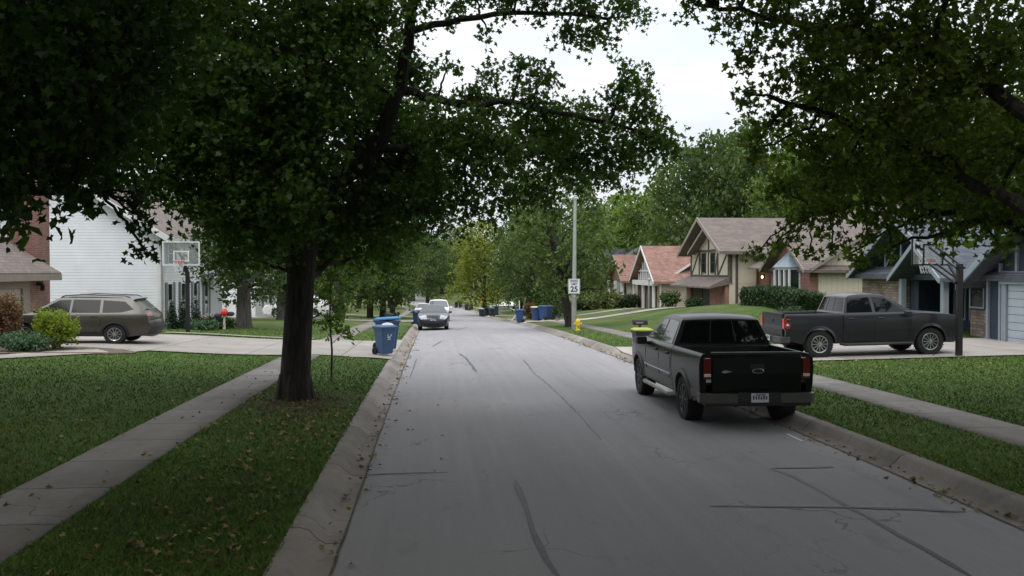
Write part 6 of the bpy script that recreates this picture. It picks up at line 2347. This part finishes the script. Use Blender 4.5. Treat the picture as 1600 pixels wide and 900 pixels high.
# child's bicycle on the driveway
bp_ = ground_at(878, 66.3)
bk = thing('bicycle', "small child's bicycle standing on the driveway right of the blue bins", 'bicycle', bp_, R(8))
for xx in (-.36, .36):
    o = MB().tube([(math.cos(2 * PI * k / 20) * .21, 0, math.sin(2 * PI * k / 20) * .21) for k in range(21)], .022, 6, cap=False).build('wheel', M_TYRE, bk)
    o.location = (xx, 0, .23)
    s_ = MB()
    for k in range(8):
        a = PI * k / 4
        s_.bar((0, 0, 0), (math.cos(a) * .2, 0, math.sin(a) * .2), .006)
    s_.build('spokes', M_STEEL, o)
MB().tube([(-.36, 0, .23), (-.12, 0, .25), (.28, 0, .55), (.36, 0, .23)], .018, 6).tube([(-.36, 0, .23), (-.18, 0, .52), (.26, 0, .52)], .018, 6).tube([(-.12, 0, .25), (-.2, 0, .6)], .016, 6).build('frame', M_BINN, bk)
MB().box(-.3, -.1, -.05, .05, .59, .64).build('saddle', M_BLACKP, bk, .02)
MB().tube([(.28, -.22, .70), (.26, 0, .66), (.28, .22, .70)], .014, 6).tube([(.26, 0, .5), (.26, 0, .66)], .016, 6).build('handlebar', M_BLACKP, bk)

# ------------------------------------------------------------------ grass and fallen leaves
def in_drive(X, Y):
    k = np.zeros(X.shape, bool)
    for s, a, b, xe in DRIVES:
        u = X - cx(Y)
        dist = np.abs(u) - CURB
        fl = 1.1 * np.clip(1 - dist / 1.9, 0, 1) ** 1.7
        k |= (np.sign(u) == s) & (Y > a - fl) & (Y < b + fl) & (np.abs(X) < abs(xe) + .5)
    return k


def lawn_points(n, y0, y1, xmin=-19, xmax=20):
    # denser near the viewer
    Y = 1 / (1 / y0 + (1 / y1 - 1 / y0) * RNG.uniform(0, 1, n))
    X = RNG.uniform(xmin, xmax, n)
    lo, hi = Y * math.tan(YAW - math.atan(830 / FPX)), Y * math.tan(YAW + math.atan(830 / FPX))
    k = (X > lo - .8) & (X < hi + .8)
    X, Y = X[k], Y[k]
    u = X - cx(Y)
    a = np.abs(u)
    ok = (a > CURB + .01) & ~((u < 0) & (a > 6.05) & (a < 7.14)) & ~((u > 0) & (a > 5.43) & (a < 6.53)) & ~in_drive(X, Y)
    pth = np.interp(Y, [21.5, 23.6, 25.6, 28.2, 29.6], [-17.0, -13.2, -11.3, -9.6, -9.0])
    ok &= ~((X < pth + .75) & (Y > 20.5) & (Y < 31))
    ok &= ~((np.abs(X + 2.6) < 1.0) & (np.abs(Y - 17.9) < 1.5) & (RNG.uniform(0, 1, len(X)) < .5))
    return X[ok], Y[ok]


X, Y = lawn_points(900000, 4.5, 46)
n = len(X)
Z = T(X, Y)
hgt = RNG.uniform(.02, .06, n)
wd = .004 + .00045 * Y
a = RNG.uniform(0, 2 * PI, n)
lean = RNG.normal(0, .035, (n, 2))
co = np.empty((n, 3, 3))
co[:, 0] = np.stack([X - np.cos(a) * wd, Y - np.sin(a) * wd, Z - .005], -1)
co[:, 1] = np.stack([X + np.cos(a) * wd, Y + np.sin(a) * wd, Z - .005], -1)
co[:, 2] = np.stack([X + lean[:, 0], Y + lean[:, 1], Z + hgt], -1)
mg = bpy.data.materials.new('grass_blade')
tg_ = NT(mg)
g1 = tg_.noise(tg_.obj(), .25, 5, .6)
g2 = tg_.noise(tg_.obj(), 3.0, 4, .6)
rr_ = tg_.n('ShaderNodeNewGeometry').outputs['Random Per Island']
f_ = tg_.math('ADD', tg_.math('MULTIPLY', g1, .45), tg_.math('ADD', tg_.math('MULTIPLY', g2, .3), tg_.math('MULTIPLY', rr_, .3)))
tg_.l(tg_.ramp(f_, [(.30, (.058, .094, .024)), (.5, (.118, .185, .04)), (.66, (.18, .23, .062)), (.8, (.26, .25, .105))]), tg_.b.inputs['Base Color'])
tg_.b.inputs['Roughness'].default_value = .8
tg_.b.inputs['Specular IOR Level'].default_value = .1
go = mesh_np('grass', co.reshape(-1, 3), np.full(n, 3), np.arange(3 * n), mg)
tag(go, 'short mown grass of the verges and front lawns', 'grass', kind='stuff')
print('grass blades', n)

X1, Y1 = lawn_points(3600, 4.5, 40, -14, 17)
cl = (np.sin(X1 * 1.9 + 1) + np.cos(Y1 * 1.3) + RNG.normal(0, .9, len(X1))) > .2
X1, Y1 = X1[cl], Y1[cl]
# drifts by the near verge, in the gutters and on the sidewalk
X2 = RNG.normal(-2.1, .45, 520)
Y2 = RNG.uniform(6, 17, 520)
X3 = np.concatenate([RNG.normal(-1.0, .11, 420), RNG.normal(6.05, .14, 620)])
Y3 = np.concatenate([RNG.uniform(6, 48, 420), RNG.uniform(7, 44, 620)])
X3 = X3 + .1 * np.sin(Y3 * 1.7)
X4 = RNG.uniform(-5.6, -3.3, 110)
Y4 = RNG.uniform(7, 24, 110)
X5 = RNG.uniform(9.5, 15, 170)
Y5 = RNG.normal(23.5, 1.0, 170)
X6 = RNG.normal(-2.3, .9, 170)
Y6 = RNG.normal(16.2, 2.2, 170)
X = np.concatenate([X1, X2, X3, X4, X5, X6])
Y = np.concatenate([Y1, Y2, Y3, Y4, Y5, Y6])
a_ = np.abs(X - cx(Y))
Z = np.where(a_ > CURB, T(X, Y) + .04, np.where(a_ > HALF + .3, zr(Y) + .06, zr(Y) - .005))
sw = ((X - cx(Y) < -6.0) & (X - cx(Y) > -7.2)) | ((X - cx(Y) > 5.4) & (X - cx(Y) < 6.6))
Z = np.where(sw, T(X, Y) + .035, Z)
P = np.stack([X, Y, Z], -1)
co, k = leaf_arrays(P, .085, STAR, .62)
M_FALL = leaf_mat('fallen_leaf', (.055, .03, .016), (.38, .28, .12), .1, .8)
fo_ = mesh_np('fallen_leaves', co, np.full(len(P), k), np.arange(len(P) * k), M_FALL)
tag(fo_, 'scattered yellow and brown fallen leaves on lawn and gutter', 'leaves', kind='stuff')
# ------------------------------------------------------------------ daylight
SUN_EL, SUN_AZ = R(58), R(205)
world = bpy.data.worlds.new('World')
SC.world = world
world.use_nodes = True
nt = world.node_tree
bg = nt.nodes['Background']
sky = nt.nodes.new('ShaderNodeTexSky')
sky.sky_type = 'NISHITA'
sky.sun_disc = False
sky.sun_elevation = SUN_EL
sky.sun_rotation = SUN_AZ
tc = nt.nodes.new('ShaderNodeTexCoord')
sp = nt.nodes.new('ShaderNodeSeparateXYZ')
nt.links.new(tc.outputs['Generated'], sp.inputs[0])
# overcast: the cloud sheet is brighter overhead than low down
mr = nt.nodes.new('ShaderNodeMapRange')
mr.inputs[1].default_value = 0
mr.inputs[2].default_value = .9
mr.inputs[3].default_value = 8.8
mr.inputs[4].default_value = 23.0
nt.links.new(sp.outputs[2], mr.inputs[0])
mp = nt.nodes.new('ShaderNodeMapping')
mp.inputs['Scale'].default_value = (1, 1, 3.2)
nt.links.new(tc.outputs['Generated'], mp.inputs[0])
no = nt.nodes.new('ShaderNodeTexNoise')
no.inputs['Scale'].default_value = 3.4
no.inputs['Detail'].default_value = 6
no.inputs['Roughness'].default_value = .55
nt.links.new(mp.outputs[0], no.inputs['Vector'])
cr = nt.nodes.new('ShaderNodeValToRGB')
cr.color_ramp.elements[0].position = .36
cr.color_ramp.elements[0].color = (.80, .87, .95, 1)
cr.color_ramp.elements[1].position = .62
cr.color_ramp.elements[1].color = (1.02, 1.03, 1.04, 1)
nt.links.new(no.outputs[0], cr.inputs[0])
mul = nt.nodes.new('ShaderNodeMix')
mul.data_type = 'RGBA'
mul.blend_type = 'MULTIPLY'
mul.inputs[0].default_value = 1
nt.links.new(cr.outputs[0], mul.inputs[6])
nt.links.new(mr.outputs[0], mul.inputs[7])
mx_ = nt.nodes.new('ShaderNodeMix')
mx_.data_type = 'RGBA'
mx_.inputs[0].default_value = .88
nt.links.new(sky.outputs[0], mx_.inputs[6])
nt.links.new(mul.outputs[2], mx_.inputs[7])
nt.links.new(mx_.outputs[2], bg.inputs['Color'])
bg.inputs['Strength'].default_value = .10
sl = bpy.data.lights.new('sun', 'SUN')
sl.energy = 1.1
sl.angle = R(25)
sl.color = (1, .97, .92)
so = bpy.data.objects.new('sun', sl)
COL.objects.link(so)
# sky sun_rotation runs clockwise from +Y
d = Vector((math.sin(SUN_AZ) * math.cos(SUN_EL), math.cos(SUN_AZ) * math.cos(SUN_EL), math.sin(SUN_EL)))
so.rotation_euler = d.to_track_quat('Z', 'Y').to_euler()
so.location = d * 60
vs = SC.view_settings
vs.view_transform = 'Standard'
vs.look = 'None'
vs.exposure = 0
vs.gamma = 1
vs.use_curve_mapping = False
SC.render.engine = 'CYCLES'
SC.cycles.max_bounces = 6
SC.cycles.diffuse_bounces = 3
SC.cycles.transparent_max_bounces = 8
SC.cycles.use_denoising = True
